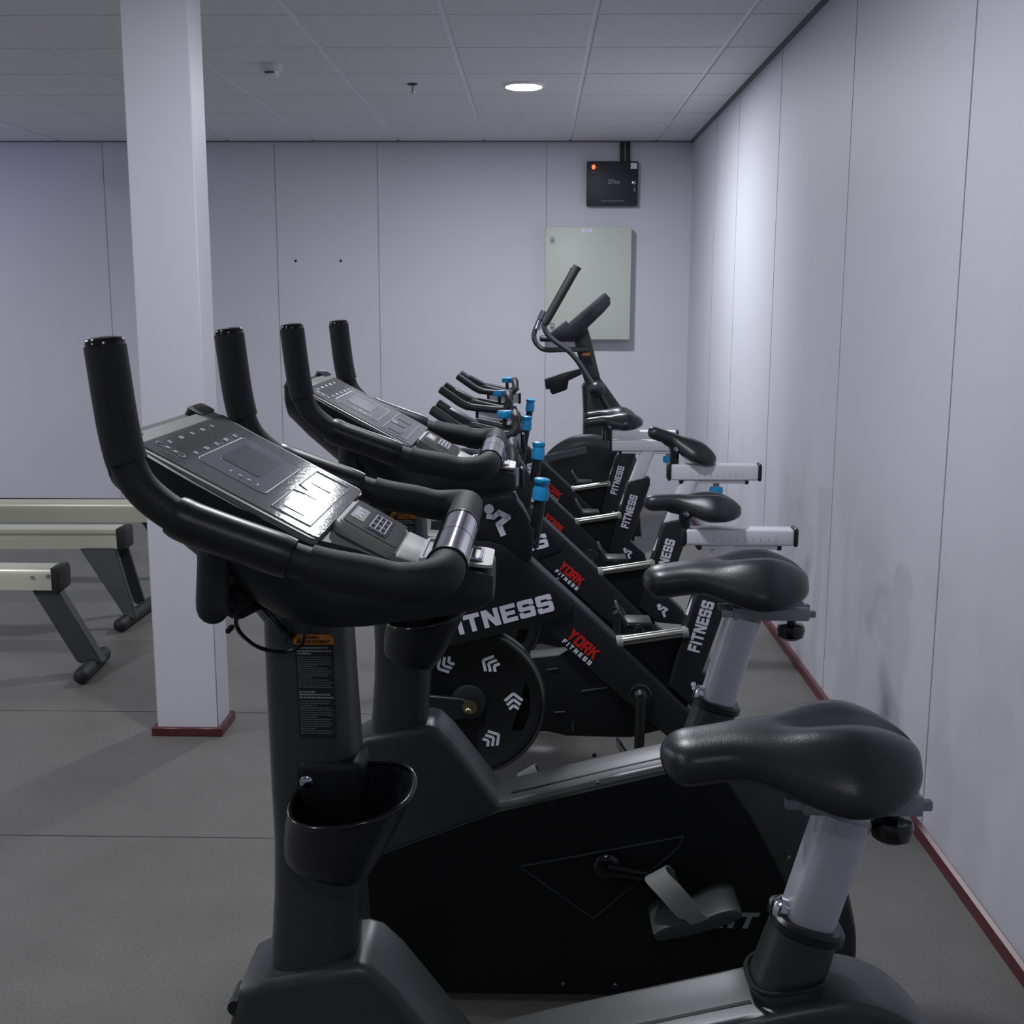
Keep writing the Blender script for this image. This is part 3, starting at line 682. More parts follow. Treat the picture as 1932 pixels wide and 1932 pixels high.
def outline(bm, poly, w=.0011, h=.0078):
    for a, b_ in zip(poly, poly[1:]+poly[:1]):
        rod(bm, fp(a[0], a[1], h), fp(b_[0], b_[1], h), w, 5)
bm = NB(); fplate(bm, rrect(.117, .0, .086, .215, .010), .0075, .0006); obj('screen_window', bm, 'face_window', con, smooth=False)
bm = NB(); fplate(bm, rrect(.112, .012, .052, .125, .004), .0082, .0005); obj('screen', bm, 'face_lcd', con, smooth=False)
bm = NB(); outline(bm, rrect(.117, .0, .088, .217, .010, 3)); outline(bm, rrect(.046, -.128, .036, .016, .007, 3)); outline(bm, rrect(.128, -.085, .036, .016, .007, 3))
outline(bm, [(.178, -.14), (.178, -.02), (.192, -.012), (.192, .012), (.178, .02), (.178, .14), (.228, .14), (.228, -.14)])
for k_ in range(5):
    for j in range(2): outline(bm, rrect(.035+j*.03, -.10+k_*.045+j*.012, .003, .010+.004*(k_ % 2), .0012, 1), .0014)
for u, v in ((.042, -.128), (.052, -.128), (.123, -.085), (.134, -.085)): rod(bm, fp(u, v, .0078), fp(u, v, .009), .0028, 10)
obj('key_outlines', bm, 'face_mark', con)
for u, v, a_, b_ in ((.2, -.085, .028, .05), (.2, .085, .028, .05), (.2, 0, .018, .022)):
    bm = NB(); fplate(bm, rrect(u, v, a_, b_, .003), .0075, .0008); obj('key', bm, 'face_lcd', con)
# fan pod
P0 = Vector((-.238, YC, 1.203)); P1 = Vector((-.166, YC, 1.162)); PU = (P1-P0).normalized(); PL = (P1-P0).length; PN = FV.cross(PU).normalized(); PN = -PN if PN.z < 0 else PN
def pp(u, v, h=0): return P0+PU*u+FV*v+PN*h
bm = NB(); plate(bm, [pp(u, v, -.03) for u, v in rrect(PL/2, 0, PL, .15, .010)], PN, .03); e_ = [e for e in bm.edges if all(abs((v.co-P0).dot(PN)) < 1e-5 for v in e.verts)]; bmesh.ops.bevel(bm, geom=e_, offset=.004, segments=2, affect='EDGES'); po = obj('fan_pod', bm, 'pod_trim', con)
bm = NB(); plate(bm, [pp(u, v, .0002) for u, v in rrect(PL/2+.001, 0, PL-.010, .136, .006)], PN, .001); obj('pod_panel', bm, 'pod_dark', po)
# same pieces directly on the console: wordmark plate and fan vents
bm = NB(); plate(bm, [pp(u, v, .0012) for u, v in rrect(.019, .0, .018, .068, .002)], PN, .0006); obj('badge', bm, 'console_grey', po)
obj('wordmark', block('SPIRIT', pp(.0235, -.024, .0019), FV, -PU, .0095, .046, .0004, shear=.3), 'white_mark', po, smooth=False)
bm = NB(); plate(bm, [pp(u, v, .0012) for u, v in rrect(.048, .0, .030, .108, .003)], PN, .0004); obj('vent_recess', bm, 'gloss_black', po)
bm = NB()
for k_ in range(4): tube(bm, [pp(.038+k_*.0068, -.044, .003), pp(.038+k_*.0068, .034, .003)], .0009, 6)
for v in (-.044, -.018, .010, .034): tube(bm, [pp(.038, v, .0032), pp(.038+3*.0068, v, .0032)], .0009, 6)
obj('vent_grille', bm, 'white_mark', po)
# neck of light grey between pod and bar, rear plate with U trim
bm = NB(); rs = []
for x, z, hw in ((-.176, 1.158, .074), (-.165, 1.158, .074), (-.145, 1.150, .068), (-.125, 1.148, .064), (-.108, 1.153, .060), (-.1, 1.158, .058)):
    rs.append([Vector((x, YC-hw, z-.014)), Vector((x, YC-hw, z-.003)), Vector((x, YC-hw+.005, z)), Vector((x, YC+hw-.005, z)), Vector((x, YC+hw, z-.003)), Vector((x, YC+hw, z-.014))])
rings(bm, rs); obj('neck', bm, 'console_grey', con, label='light grey neck before the pulse bar')
bm = NB(); tube(bm, [(-.140, YC-.060, 1.1505), (-.140, YC+.060, 1.1505)], .0022, 8); tube(bm, [(-.140, YC-.060, 1.1505), (-.11, YC-.055, 1.153)], .0022, 8); tube(bm, [(-.140, YC+.060, 1.1505), (-.11, YC+.055, 1.153)], .0022, 8); obj('neck_trim', bm, 'white_mark', con)
bm = NB(); plate(bm, [Vector((x, YC+v, 1.1395-(x+.08)*.12)) for x, v in rrect(-.078, 0, .050, .104, .010)], (0, 0, 1), .004); obj('rear_plate', bm, 'pod_trim', con)
bm = NB(); plate(bm, [Vector((x, YC+v, 1.1438-(x+.08)*.12)) for x, v in rrect(-.082, 0, .034, .080, .006)], (0, 0, 1), .0012); obj('rear_inlay', bm, 'charcoal', con)
bm = NB(); U = [(-.098, -.034), (-.072, -.034), (-.068, -.03), (-.068, .03), (-.072, .034), (-.098, .034)]
tube(bm, [Vector((x, YC+v, 1.1455-(x+.08)*.12)) for x, v in U], .002, 8); obj('rear_trim', bm, 'white_mark', con)
# mast neck under the console
bm = NB(); rings(bm, [sup(-.29, YC, 1.055, .052, .046, 3, 28), sup(-.305, YC, 1.09, .062, .052, 3, 28), sup(-.33, YC, 1.125, .07, .06, 2.6, 28), sup(-.34, YC, 1.16, .07, .07, 2.4, 28)]); obj('mast_head', bm, 'charcoal', bike)
# lower grip and cables
bm = NB(); q = at(404, 1060, 1.27); q2 = at(402, 1150, 1.27); tube(bm, [(q[0], 1.27, q[1]+.03), (q[0], 1.27, q[1]), (q2[0], 1.27, q2[1]+.012), (q2[0], 1.27, q2[1]+.002)], .0185, 20, round_end=1); obj('lower_grip', bm, 'grip', bike)
bm = NB(); a = atp(430, 1150, 1.29); b_ = atp(505, 1085, 1.34)
tube(bm, [a, b_], [.013, .016], 10); tube(bm, [atp(415, 1130, 1.27), atp(450, 1150, 1.31), atp(490, 1130, 1.36)], .012, 10); sphere(bm, atp(445, 1120, 1.3), .016); box(bm, atp(425, 1196, 1.29), atp(442, 1178, 1.31), .001, 1)
obj('cable_bracket', bm, 'panel_black', bike)
bm = NB(); Yk = MY-.006
tube(bm, cat([atp(502, 1105, Yk), atp(495, 1128, Yk-.01), atp(505, 1148, Yk-.01), atp(530, 1160, Yk-.01), atp(556, 1156, Yk-.008), atp(574, 1146, Yk)], 6), .0021, 8)
tube(bm, cat([atp(570, 1144, Yk), atp(574, 1170, Yk-.012), atp(574, 1200, Yk-.012), atp(562, 1222, Yk-.01), atp(528, 1230, Yk-.008), atp(490, 1222, Yk-.02), atp(462, 1203, 1.33), atp(447, 1182, 1.31), atp(445, 1150, 1.31)], 6), .0026, 8)
tube(bm, cat([atp(478, 1128, 1.345), atp(510, 1162, Yk-.006), atp(552, 1206, Yk-.002)], 5), .0038, 8)
tube(bm, cat([atp(560, 1150, Yk), atp(545, 1190, Yk-.004), atp(538, 1214, Yk-.002)], 5), .0015, 6)
obj('cable', bm, 'gloss_black', bike)

DX2, DY2 = .012, .87
b2 = copy_tree(bike); b2.location = (DX2, YC+DY2, 0)
b2['label'] = 'charcoal upright exercise bike standing behind the nearest one, with a dull unlit console'
cr0 = [c for c in kids(bike) if c.name.split('.')[0] in ('crank_arm', 'pedal')]
for c in cr0:
    up_ = 1 if any((Vector(v.co)).y < 0 for v in c.data.vertices[:1]) else -1
    pv = Vector((cx, 0, cz)); Rm = Matrix.Rotation(PI, 4, 'Y')
    c.matrix_local = Matrix.Translation(pv) @ Rm @ Matrix.Translation(-pv)
# its seat is set a little higher and further back
for c in kids(b2):
    n = c.name.split('.')[0]
    if n in ('saddle', 'slide_rail'): c.location = c.location + Vector((.042, 0, .019))
    if n == 'saddle': c.location = c.location + Vector((0, 0, .008))
    if n == 'seat_post': c.location = c.location + Vector((ax.x*.03, 0, ax.z*.03))

# ------------------------------------------------------------------ spin bikes (prototype drawn at the place of the first one)
S = [(3.30, 0, 0), (4.20, 0, 0), (5.20, 0, 0), (6.15, 0, 0)]
YS = 3.30
spin = empty('spin_bike', (0, YS, 0), 'black spin bike with white FITNESS on its guard, nearest of the row', 'spin bike', 'black spin bikes')
N_ = YS-.045
def sa(*l): return [at(a, b_, N_) for a, b_ in l]
# main diagonal tube with flared head
tb = sa((955, 1018), (1000, 1057), (1163, 1207), (1296, 1337), (1350, 1385), (1372, 1440), (1330, 1455), (1260, 1392), (1184, 1328), (1085, 1240), (1030, 1190), (930, 1105))
bm = NB(); prism(bm, tb, YS-.045, YS+.045, .010, 3); mt = obj('main_frame', bm, 'spin_black', spin, sharp=30)
# guard panel with the big word
gp = sa((800, 1010), (880, 1018), (925, 1021), (950, 1029), (998, 1064), (1080, 1140), (1078, 1160), (1030, 1176), (960, 1192), (862, 1216), (800, 1228))
bm = NB(); prism(bm, gp, YS-.052, YS+.052, .004, 2); gd = obj('flywheel_guard', bm, 'spin_black', spin, sharp=30)
ox, oz = at(868, 1198, YS-.053); ex_, ez_ = at(1047, 1152, YS-.053)
d = Vector((ex_-ox, 0, ez_-oz)); u = d.normalized(); v = Vector((-u.z, 0, u.x)); W_ = d.length/.848
obj('fitness_wordmark', block('FITNESS', Vector((ex_, YS-.0521, ez_))-u*W_-v*.0, u, v, .052, W_), 'white_mark', gd, smooth=False)
# head cover with the rider figure
hc = sa((845, 1000), (860, 945), (915, 939), (961, 938), (974, 943), (987, 961), (1008, 1005), (1003, 1054), (996, 1066), (950, 1032), (925, 1023), (880, 1020))
bm = NB(); prism(bm, hc, YS-.048, YS+.048, .006, 2); hd = obj('head_cover', bm, 'spin_black', spin, sharp=30)
def figure(bm, c, s, y, flip=1):
    # sports figure: head dot and bent body strokes
    def P(a, b_): return Vector((c[0]+s*a*flip, y, c[1]+s*b_))
    lathe(bm, [(s*.17, 0), (s*.17, .0012)], P(-.32, .38), (0, -1, 0), 20)
    def stroke(a, b_, w):
        a = P(*a); b_ = P(*b_); dd = (b_-a).normalized(); nn = Vector((-dd.z, 0, dd.x))*w*s
        plate(bm, [a-nn-dd*w*s*.6, b_-nn+dd*w*s*.6, b_+nn+dd*w*s*.6, a+nn-dd*w*s*.6], (0, -1, 0), .0012)
    stroke((-.36, .12), (-.16, .10), .085); stroke((-.16, .10), (.02, .26), .08); stroke((.02, .26), (.34, .10), .09); stroke((.34, .10), (.02, -.16), .10); stroke((.02, -.16), (.16, -.5), .10)
bm = NB(); cpos = at(940, 981, YS-.049); figure(bm, cpos, .082, YS-.0485); obj('rider_figure', bm, 'white_mark', hd, smooth=False)
# flywheel
fy = YS-.018; fx, fz = at(884, 1325, YS-.035); FR = .226
bm = NB(); lathe(bm, [(.03, -.012), (FR*.80, -.012), (FR*.86, -.022), (FR*.93, -.024), (FR, -.014), (FR, .014), (FR*.93, .024), (FR*.86, .022), (FR*.8, .012), (.03, .012)], (fx, fy, fz), (0, -1, 0), 72); fw = obj('flywheel', bm, 'panel_black', spin)
bm = NB(); lathe(bm, [(FR*.955, -.0215), (FR*1.004, -.013), (FR*1.004, .013), (FR*.955, .0215), (FR*.94, 0)], (fx, fy, fz), (0, -1, 0), 72, True); obj('rim', bm, 'flywheel_rim', fw, label='polished steel rim')
yy = fy-.0125
for k_ in range(6):
    bm = NB()
    a = math.radians(2+60*k_)
    ce = Vector((fx+.132*math.cos(a), yy, fz+.132*math.sin(a))); rr_ = Vector((math.cos(a), 0, math.sin(a))); tt = Vector((-rr_.z, 0, rr_.x))
    for j in range(3):
        tip = ce+tt*(.022-j*.018); L_ = .034-j*.008
        for s in (-1, 1):
            e = tip+(rr_*s-tt*.85).normalized()*L_; dd = (e-tip).normalized(); nn = Vector((-dd.z, 0, dd.x))*.0042
            plate(bm, [tip-nn, e-nn, e+nn, tip+nn], (0, -1, 0), .001)
    obj('arrow_mark', bm, 'white_mark', fw, smooth=False)
bm = NB(); lathe(bm, [(.052, 0), (.05, .010), (.03, .014)], (fx, yy, fz), (0, -1, 0), 32); obj('hub_disc', bm, 'plastic', fw)
# fork arm to the hub
bm = NB(); hx, hz = at(884, 1338, YS-.06)
prism(bm, [(hx-.17, hz+.045), (hx-.02, hz+.032), (hx+.018, hz+.012), (hx+.018, hz-.014), (hx-.02, hz-.032), (hx-.17, hz-.05)], YS-.062, YS-.046, .003, 1)
prism(bm, [(hx-.17, hz+.045), (hx-.02, hz+.032), (hx+.018, hz+.012), (hx+.018, hz-.014), (hx-.02, hz-.032), (hx-.17, hz-.05)], YS+.03, YS+.046, .003, 1)
prism(bm, [(hx-.22, .5), (hx-.14, .5), (hx-.13, .3), (hx-.15, .07), (hx-.23, .07), (hx-.23, .3)], YS-.05, YS+.05, .006, 2)
obj('front_fork', bm, 'spin_black', spin, sharp=30)
bm = NB(); lathe(bm, [(.022, 0), (.022, .004)], (hx+.004, YS-.0625, hz+.008), (0, -1, 0), 20); lathe(bm, [(.010, .003), (.010, .016), (.006, .02), (.001, .02)], (hx, YS-.0625, hz), (0, -1, 0), 16); obj('axle_nut', bm, 'brass', spin)
# belt box behind the frame
bb = sa((1000, 1245), (1085, 1236), (1180, 1300), (1265, 1378), (1190, 1396), (1070, 1393), (1030, 1384), (960, 1386))
bm = NB(); prism(bm, bb, YS-.030, YS+.052, .006, 2); bx = obj('belt_cover', bm, 'panel_black', spin, sharp=30)
bm = NB()
for a, b_ in (((1032, 1264), (1052, 1261)), ((1097, 1304), (1146, 1297)), ((1046, 1344), (1066, 1343)), ((1081, 1378), (1081, 1362))):
    p0 = Vector((*at(a[0], a[1], YS-.031)[:1], YS-.031, at(a[0], a[1], YS-.031)[1])); p1 = at(b_[0], b_[1], YS-.031); rod(bm, p0, (p1[0], YS-.031, p1[1]), .0025, 8)
obj('slot_trim', bm, 'charcoal', bx)
# crank and pedals
kx, kz = at(1208, 1311, YS-.05)
bm = NB(); lathe(bm, [(.032, 0), (.032, .008), (.029, .009), (.029, .004), (.002, .004)], (kx, YS-.045, kz), (0, -1, 0), 28); obj('crank_ring', bm, 'flywheel_rim', spin)
for s in (-1, 1):
    y = YS+s*.07; e = Vector((kx-.004*s*-1, y+s*.02, kz+s*.165))
    bm = NB(); lathe(bm, [(.02, 0), (.02, .02), (.01, .03), (.001, .031)], (kx, YS+s*.045, kz), (0, s, 0), 20)
    tube(bm, [(kx, y+s*.005, kz), e], [.017, .014], 12, sx=.8); obj('crank_arm', bm, 'satin_black', spin)
    bm = NB(); c = e+Vector((0, s*.055, 0)); box(bm, c-Vector((.042, .045, .011)), c+Vector((.042, .045, .011)), .006, 2); tube(bm, [e, c], .007, 8)
    pd = obj('pedal', bm, 'plastic', spin)
    bm = NB(); tube(bm, cat([c+Vector((-.03, -.048, .0)), c+Vector((-.062, -.03, .05)), c+Vector((-.066, .0, .062)), c+Vector((-.062, .03, .05)), c+Vector((-.03, .048, .0))], 4), .0045, 8); obj('toe_clip', bm, 'charcoal', pd)
# web panel and seat tube
wp = sa((1163, 1209), (1230, 1206), (1312, 1188), (1312, 1260), (1300, 1340), (1296, 1337))
bm = NB(); prism(bm, wp, YS-.018, YS+.018, .002, 1); obj('web_panel', bm, 'panel_black', spin, sharp=30)
# seat tube outline from the third bike, where it shows whole
T3 = 5.2-.04
def s3(x, y): return at(1060+x/4.83, 840+y/4.83, T3)
dx3 = at(1163, 1208, N_)[0] - s3(120, 650)[0]; dz3 = at(1163, 1208, N_)[1] - s3(120, 650)[1]
def s3l(*l): return [(s3(*q)[0]+dx3, s3(*q)[1]+dz3) for q in l]
stp = s3l((600, 330), (628, 295), (800, 264), (806, 275), (805, 330), (630, 842), (760, 962), (785, 1065), (560, 1045), (430, 930), (505, 640), (530, 560))
bm = NB(); prism(bm, stp, YS-.040, YS+.040, .008, 3); stb = obj('seat_tube', bm, 'spin_black', spin, sharp=30)
q0, q1 = s3l((606, 728), (694, 430)); q2 = s3l((556, 712))[0]
u = Vector((q1[0]-q0[0], 0, q1[1]-q0[1])); uu = u.normalized(); vv = Vector((-uu.z, 0, uu.x))
obj('fitness_wordmark', block('FITNESS', (q0[0], YS-.0401, q0[1]), uu, vv, .036, u.length), 'white_mark', stb, smooth=False)
bm = NB(); figure(bm, s3l((603, 950))[0], .045, YS-.0401); obj('rider_figure', bm, 'white_mark', stb, smooth=False)
(fx0, fz0), (fx1, fz1) = s3l((690, 290), (775, 70))
dirp = Vector((fx1-fx0, 0, fz1-fz0)).normalized()
a = Vector((fx0, YS, fz0))-dirp*.1; b_ = a+dirp*.36
# YORK mark
ys_ = YS-.0452
o1 = at(1083, 1186, ys_); o2 = at(1136, 1232, ys_)                     # top left of Y ... top right of K on the first bike
c0 = at(1076, 1205, ys_); u = Vector((at(1128, 1240, ys_)[0]-c0[0], 0, at(1128, 1240, ys_)[1]-c0[1])).normalized()
u = Vector((o2[0]-o1[0], 0, o2[1]-o1[1])); wlen = u.length; u.normalize(); v = Vector((-u.z, 0, u.x))
obj('york_wordmark', block('YORK', Vector((o1[0], ys_, o1[1]))-v*.034-u*.002, u, v, .034, wlen*.98, gap=.3), 'red_mark', mt, smooth=False)
obj('fitness_caption', block('FITNESS', Vector((o1[0], ys_, o1[1]))-v*.053+u*.0, u, v, .014, wlen*.98, gap=2.4), 'white_mark', mt, smooth=False)
# silver foot bar
a1 = at(1166, 1211, YS-.03); a2 = at(1296, 1192, YS-.03)
bm = NB(); tube(bm, [(a1[0], YS-.03, a1[1]), (a2[0], YS-.03, a2[1])], .0155, 20); fb = obj('cross_bar', bm, 'steel', spin, label='polished silver cross bar')
bm = NB(); uu = (Vector((a2[0], 0, a2[1]))-Vector((a1[0], 0, a1[1]))).normalized()
for t0 in (0, 1):
    o = Vector((a1[0], YS-.03, a1[1])) if t0 == 0 else Vector((a2[0], YS-.03, a2[1])); s = 1 if t0 == 0 else -1
    tube(bm, [o-uu*.004*s, o+uu*.014*s], .0175, 20)
obj('collar', bm, 'console_grey', fb)
# brake lever with the blue knob
l0 = at(1008, 1000, YS); l1 = at(1019, 944, YS); l2 = at(1023, 902, YS)
L0 = Vector((l0[0], YS, l0[1])); L1 = Vector((l1[0], YS, l1[1])); L2 = Vector((l2[0], YS, l2[1])); dl = (L2-L1).normalized()
bm = NB(); tube(bm, [L0-dl*.05, L1], .017, 14); lv = obj('brake_lever', bm, 'satin_black', spin)
hk = (L2-L1).length
bm = NB(); lathe(bm, [(.020, 0), (.0235, .003), (.0235, hk*.45), (.0205, hk*.62), (.0195, hk*.7), (.0235, hk*.78), (.0235, hk*.95), (.018, hk), (.001, hk)], L1, dl, 24); obj('brake_knob', bm, 'blue', lv, label='bright blue knob')
# handlebar post, slider and bars
xs0, zs0 = at(955, 905, YS)
HZ = at(985, 898, YS)[1]
bm = NB(); box(bm, (-.20, YS-.026, HZ-.026), (-.046, YS+.026, HZ+.022), .006, 2); sb = obj('handlebar_slider', bm, 'white_paint', spin, label='white handlebar slider')
for a0, a1 in ((-.048, -.034), (-.212, -.199)):
    bm = NB(); box(bm, (a0, YS-.029, HZ-.03), (a1, YS+.029, HZ+.026), .006, 2); obj('end_cap', bm, 'satin_black', sb)
bm = NB(); prism(bm, [(-.17, HZ-.02), (-.11, HZ-.02), (-.07, .84), (-.13, .84)], YS-.022, YS+.022, .004, 2); obj('handlebar_post', bm, 'white_paint', spin, label='white handlebar post')
bm = NB(); prism(bm, [(-.145, .93), (-.06, .93), (-.02, .84), (.0, .78), (-.1, .78), (-.14, .85)], YS-.034, YS+.034, .006, 2); obj('post_clamp', bm, 'satin_black', spin)
# bar paths from the fourth bike, where they show against the wall
def s4(x, y, Y): q = at(780+x/6.9, 670+y/6.9, Y); return q
dxh = -.005; dz4 = HZ - at(980, 745, 6.15)[1]; dx4 = -.046 - at(975, 745, 6.15)[0]
def bar_pt(x, y, dy): q = s4(x, y, 6.15+dy); return Vector((q[0]+dx4, YS+dy, q[1]+dz4))
for s, pts in ((-1, ((552, 235), (690, 330), (770, 385), (860, 425), (1000, 445), (1200, 462), (1290, 450), (1330, 420))),):
    P = [bar_pt(x, y, -.13) for x, y in pts]
    near = P
hb_ = NB()
endz = P[-1]
lp = [P[0], P[1], P[2], P[3], P[4], P[5], P[6]+Vector((-.012, .006, 0))]
rise = [Vector((endz.x-.014, YS-.118, endz.z+.006)), Vector((endz.x-.014, YS-.10, endz.z+.026)), Vector((endz.x-.018, YS-.075, endz.z+.040)), Vector((endz.x-.022, YS-.0, endz.z+.044))]
sidep = cat(lp+rise, 5)
tube(hb_, sidep+[Vector((p.x, 2*YS-p.y, p.z)) for p in reversed(sidep[:-1])], .0155, 16, round_end=.3)
# inner loop
lo_ = cat([Vector((P[3].x+.03, YS-.08, P[3].z+.012)), Vector((P[5].x, YS-.085, P[5].z+.005)), Vector((P[6].x, YS-.07, P[6].z+.01)), Vector((P[6].x+.01, YS, P[6].z+.012)), Vector((P[6].x, YS+.07, P[6].z+.01)), Vector((P[5].x, YS+.085, P[5].z+.005)), Vector((P[3].x+.03, YS+.08, P[3].z+.012)), Vector((P[3].x, YS+.04, P[3].z+.012)), Vector((P[3].x, YS-.04, P[3].z+.012))], 5)[:-1]
tube(hb_, lo_, .013, 14, closed=True)
hb2 = obj('handlebar', hb_, 'grip', spin)
for s in (-1, 1):
    Q = [Vector((p.x, YS+(p.y-YS)*(-s), p.z)) for p in sidep[:16]]
    bm = NB(); tube(bm, Q, .0178, 16, round_end=.3); obj('hand_grip', bm, 'foam', hb2)
bm = NB(); mid = P[2]; box(bm, (P[1].x-.012, YS-.045, P[1].z-.012), (P[3].x+.035, YS+.045, P[1].z+.006), .005, 2)
ang = math.atan2(P[1].z-P[3].z, P[3].x-P[1].x)
bmesh.ops.rotate(bm, verts=bm.verts, cent=P[2]+Vector((0, -P[2].y+YS, 0)), matrix=Matrix.Rotation(ang, 3, 'Y')); bmesh.ops.translate(bm, verts=bm.verts, vec=(-.005, 0, .012)); obj('tablet_rest', bm, 'plastic', hb2)
kx_, kz_ = s4(1195, 290, 6.15); kx_ += dx4; kz_ += dz4
bm = NB(); tube(bm, [(kx_, YS, HZ+.015), (kx_, YS, kz_-.01)], .008, 12); kb = obj('knob_stem', bm, 'satin_black', spin)
bm = NB(); box(bm, (kx_-.027, YS-.014, kz_-.012), (kx_+.027, YS+.014, kz_+.016), .007, 3); box(bm, (kx_-.014, YS-.022, kz_-.012), (kx_+.014, YS+.022, kz_+.016), .006, 3); obj('blue_knob', bm, 'blue', kb, label='bright blue wing knob')
# stabilisers
rx = .56
for x in (-.42, rx):
    bm = NB(); tube(bm, [(x, YS-.25, .045), (x, YS+.25, .045)], .032, 16); st_ = obj('stabilizer', bm, 'spin_black', spin)
    bm = NB()
    for s in (-1, 1): tube(bm, [(x, YS+s*.24, .045), (x, YS+s*.275, .045)], .037, 16)
    for s in (-1, 1): rod(bm, (x, YS+s*.2, 0.001), (x, YS+s*.2, .03), .02, 12)
    obj('foot_cap', bm, 'rubber', st_)
bm = NB(); lr = sa((1300, 1350), (1350, 1385)); prism(bm, [(lr[0][0], lr[0][1]-.02), (lr[1][0], lr[1][1]), (rx+.03, .08), (rx+.02, .05), (rx-.04, .05), (lr[0][0]-.04, .25)], YS-.035, YS+.035, .006, 2)
prism(bm, [(-.45, .07), (-.40, .07), (-.36, .35), (-.3, .5), (-.18, .62), (-.2, .7), (-.34, .62), (-.44, .4)], YS-.035, YS+.035, .006, 2); obj('leg_frame', bm, 'spin_black', spin, sharp=30)

# four bikes: shared body first, seats afterwards because each is set differently
roots = [spin]
for c in kids(spin):
    if c.name.startswith('knob_stem'): spin_knob = c
anchor = at(1163, 1208, N_)[0]
anch = [(1163, 1208), (1128, 1075), (1085, 977), (1078, 915)]
for i in (1, 2, 3):
    r = copy_tree(spin); x = at(anch[i][0], anch[i][1], S[i][0]-.045)[0]; r.location = (x-anchor, S[i][0], 0); roots.append(r)
spin_knob.location = (-.03, 0, -.012)
roots[1]['label'] = 'second black spin bike, its red YORK mark just above the nearest one\'s cross bar'
roots[2]['label'] = 'third black spin bike of the row, white post showing above its upright FITNESS tube'
roots[3]['label'] = 'farthest black spin bike, its handlebar and blue knob topmost against the back wall'

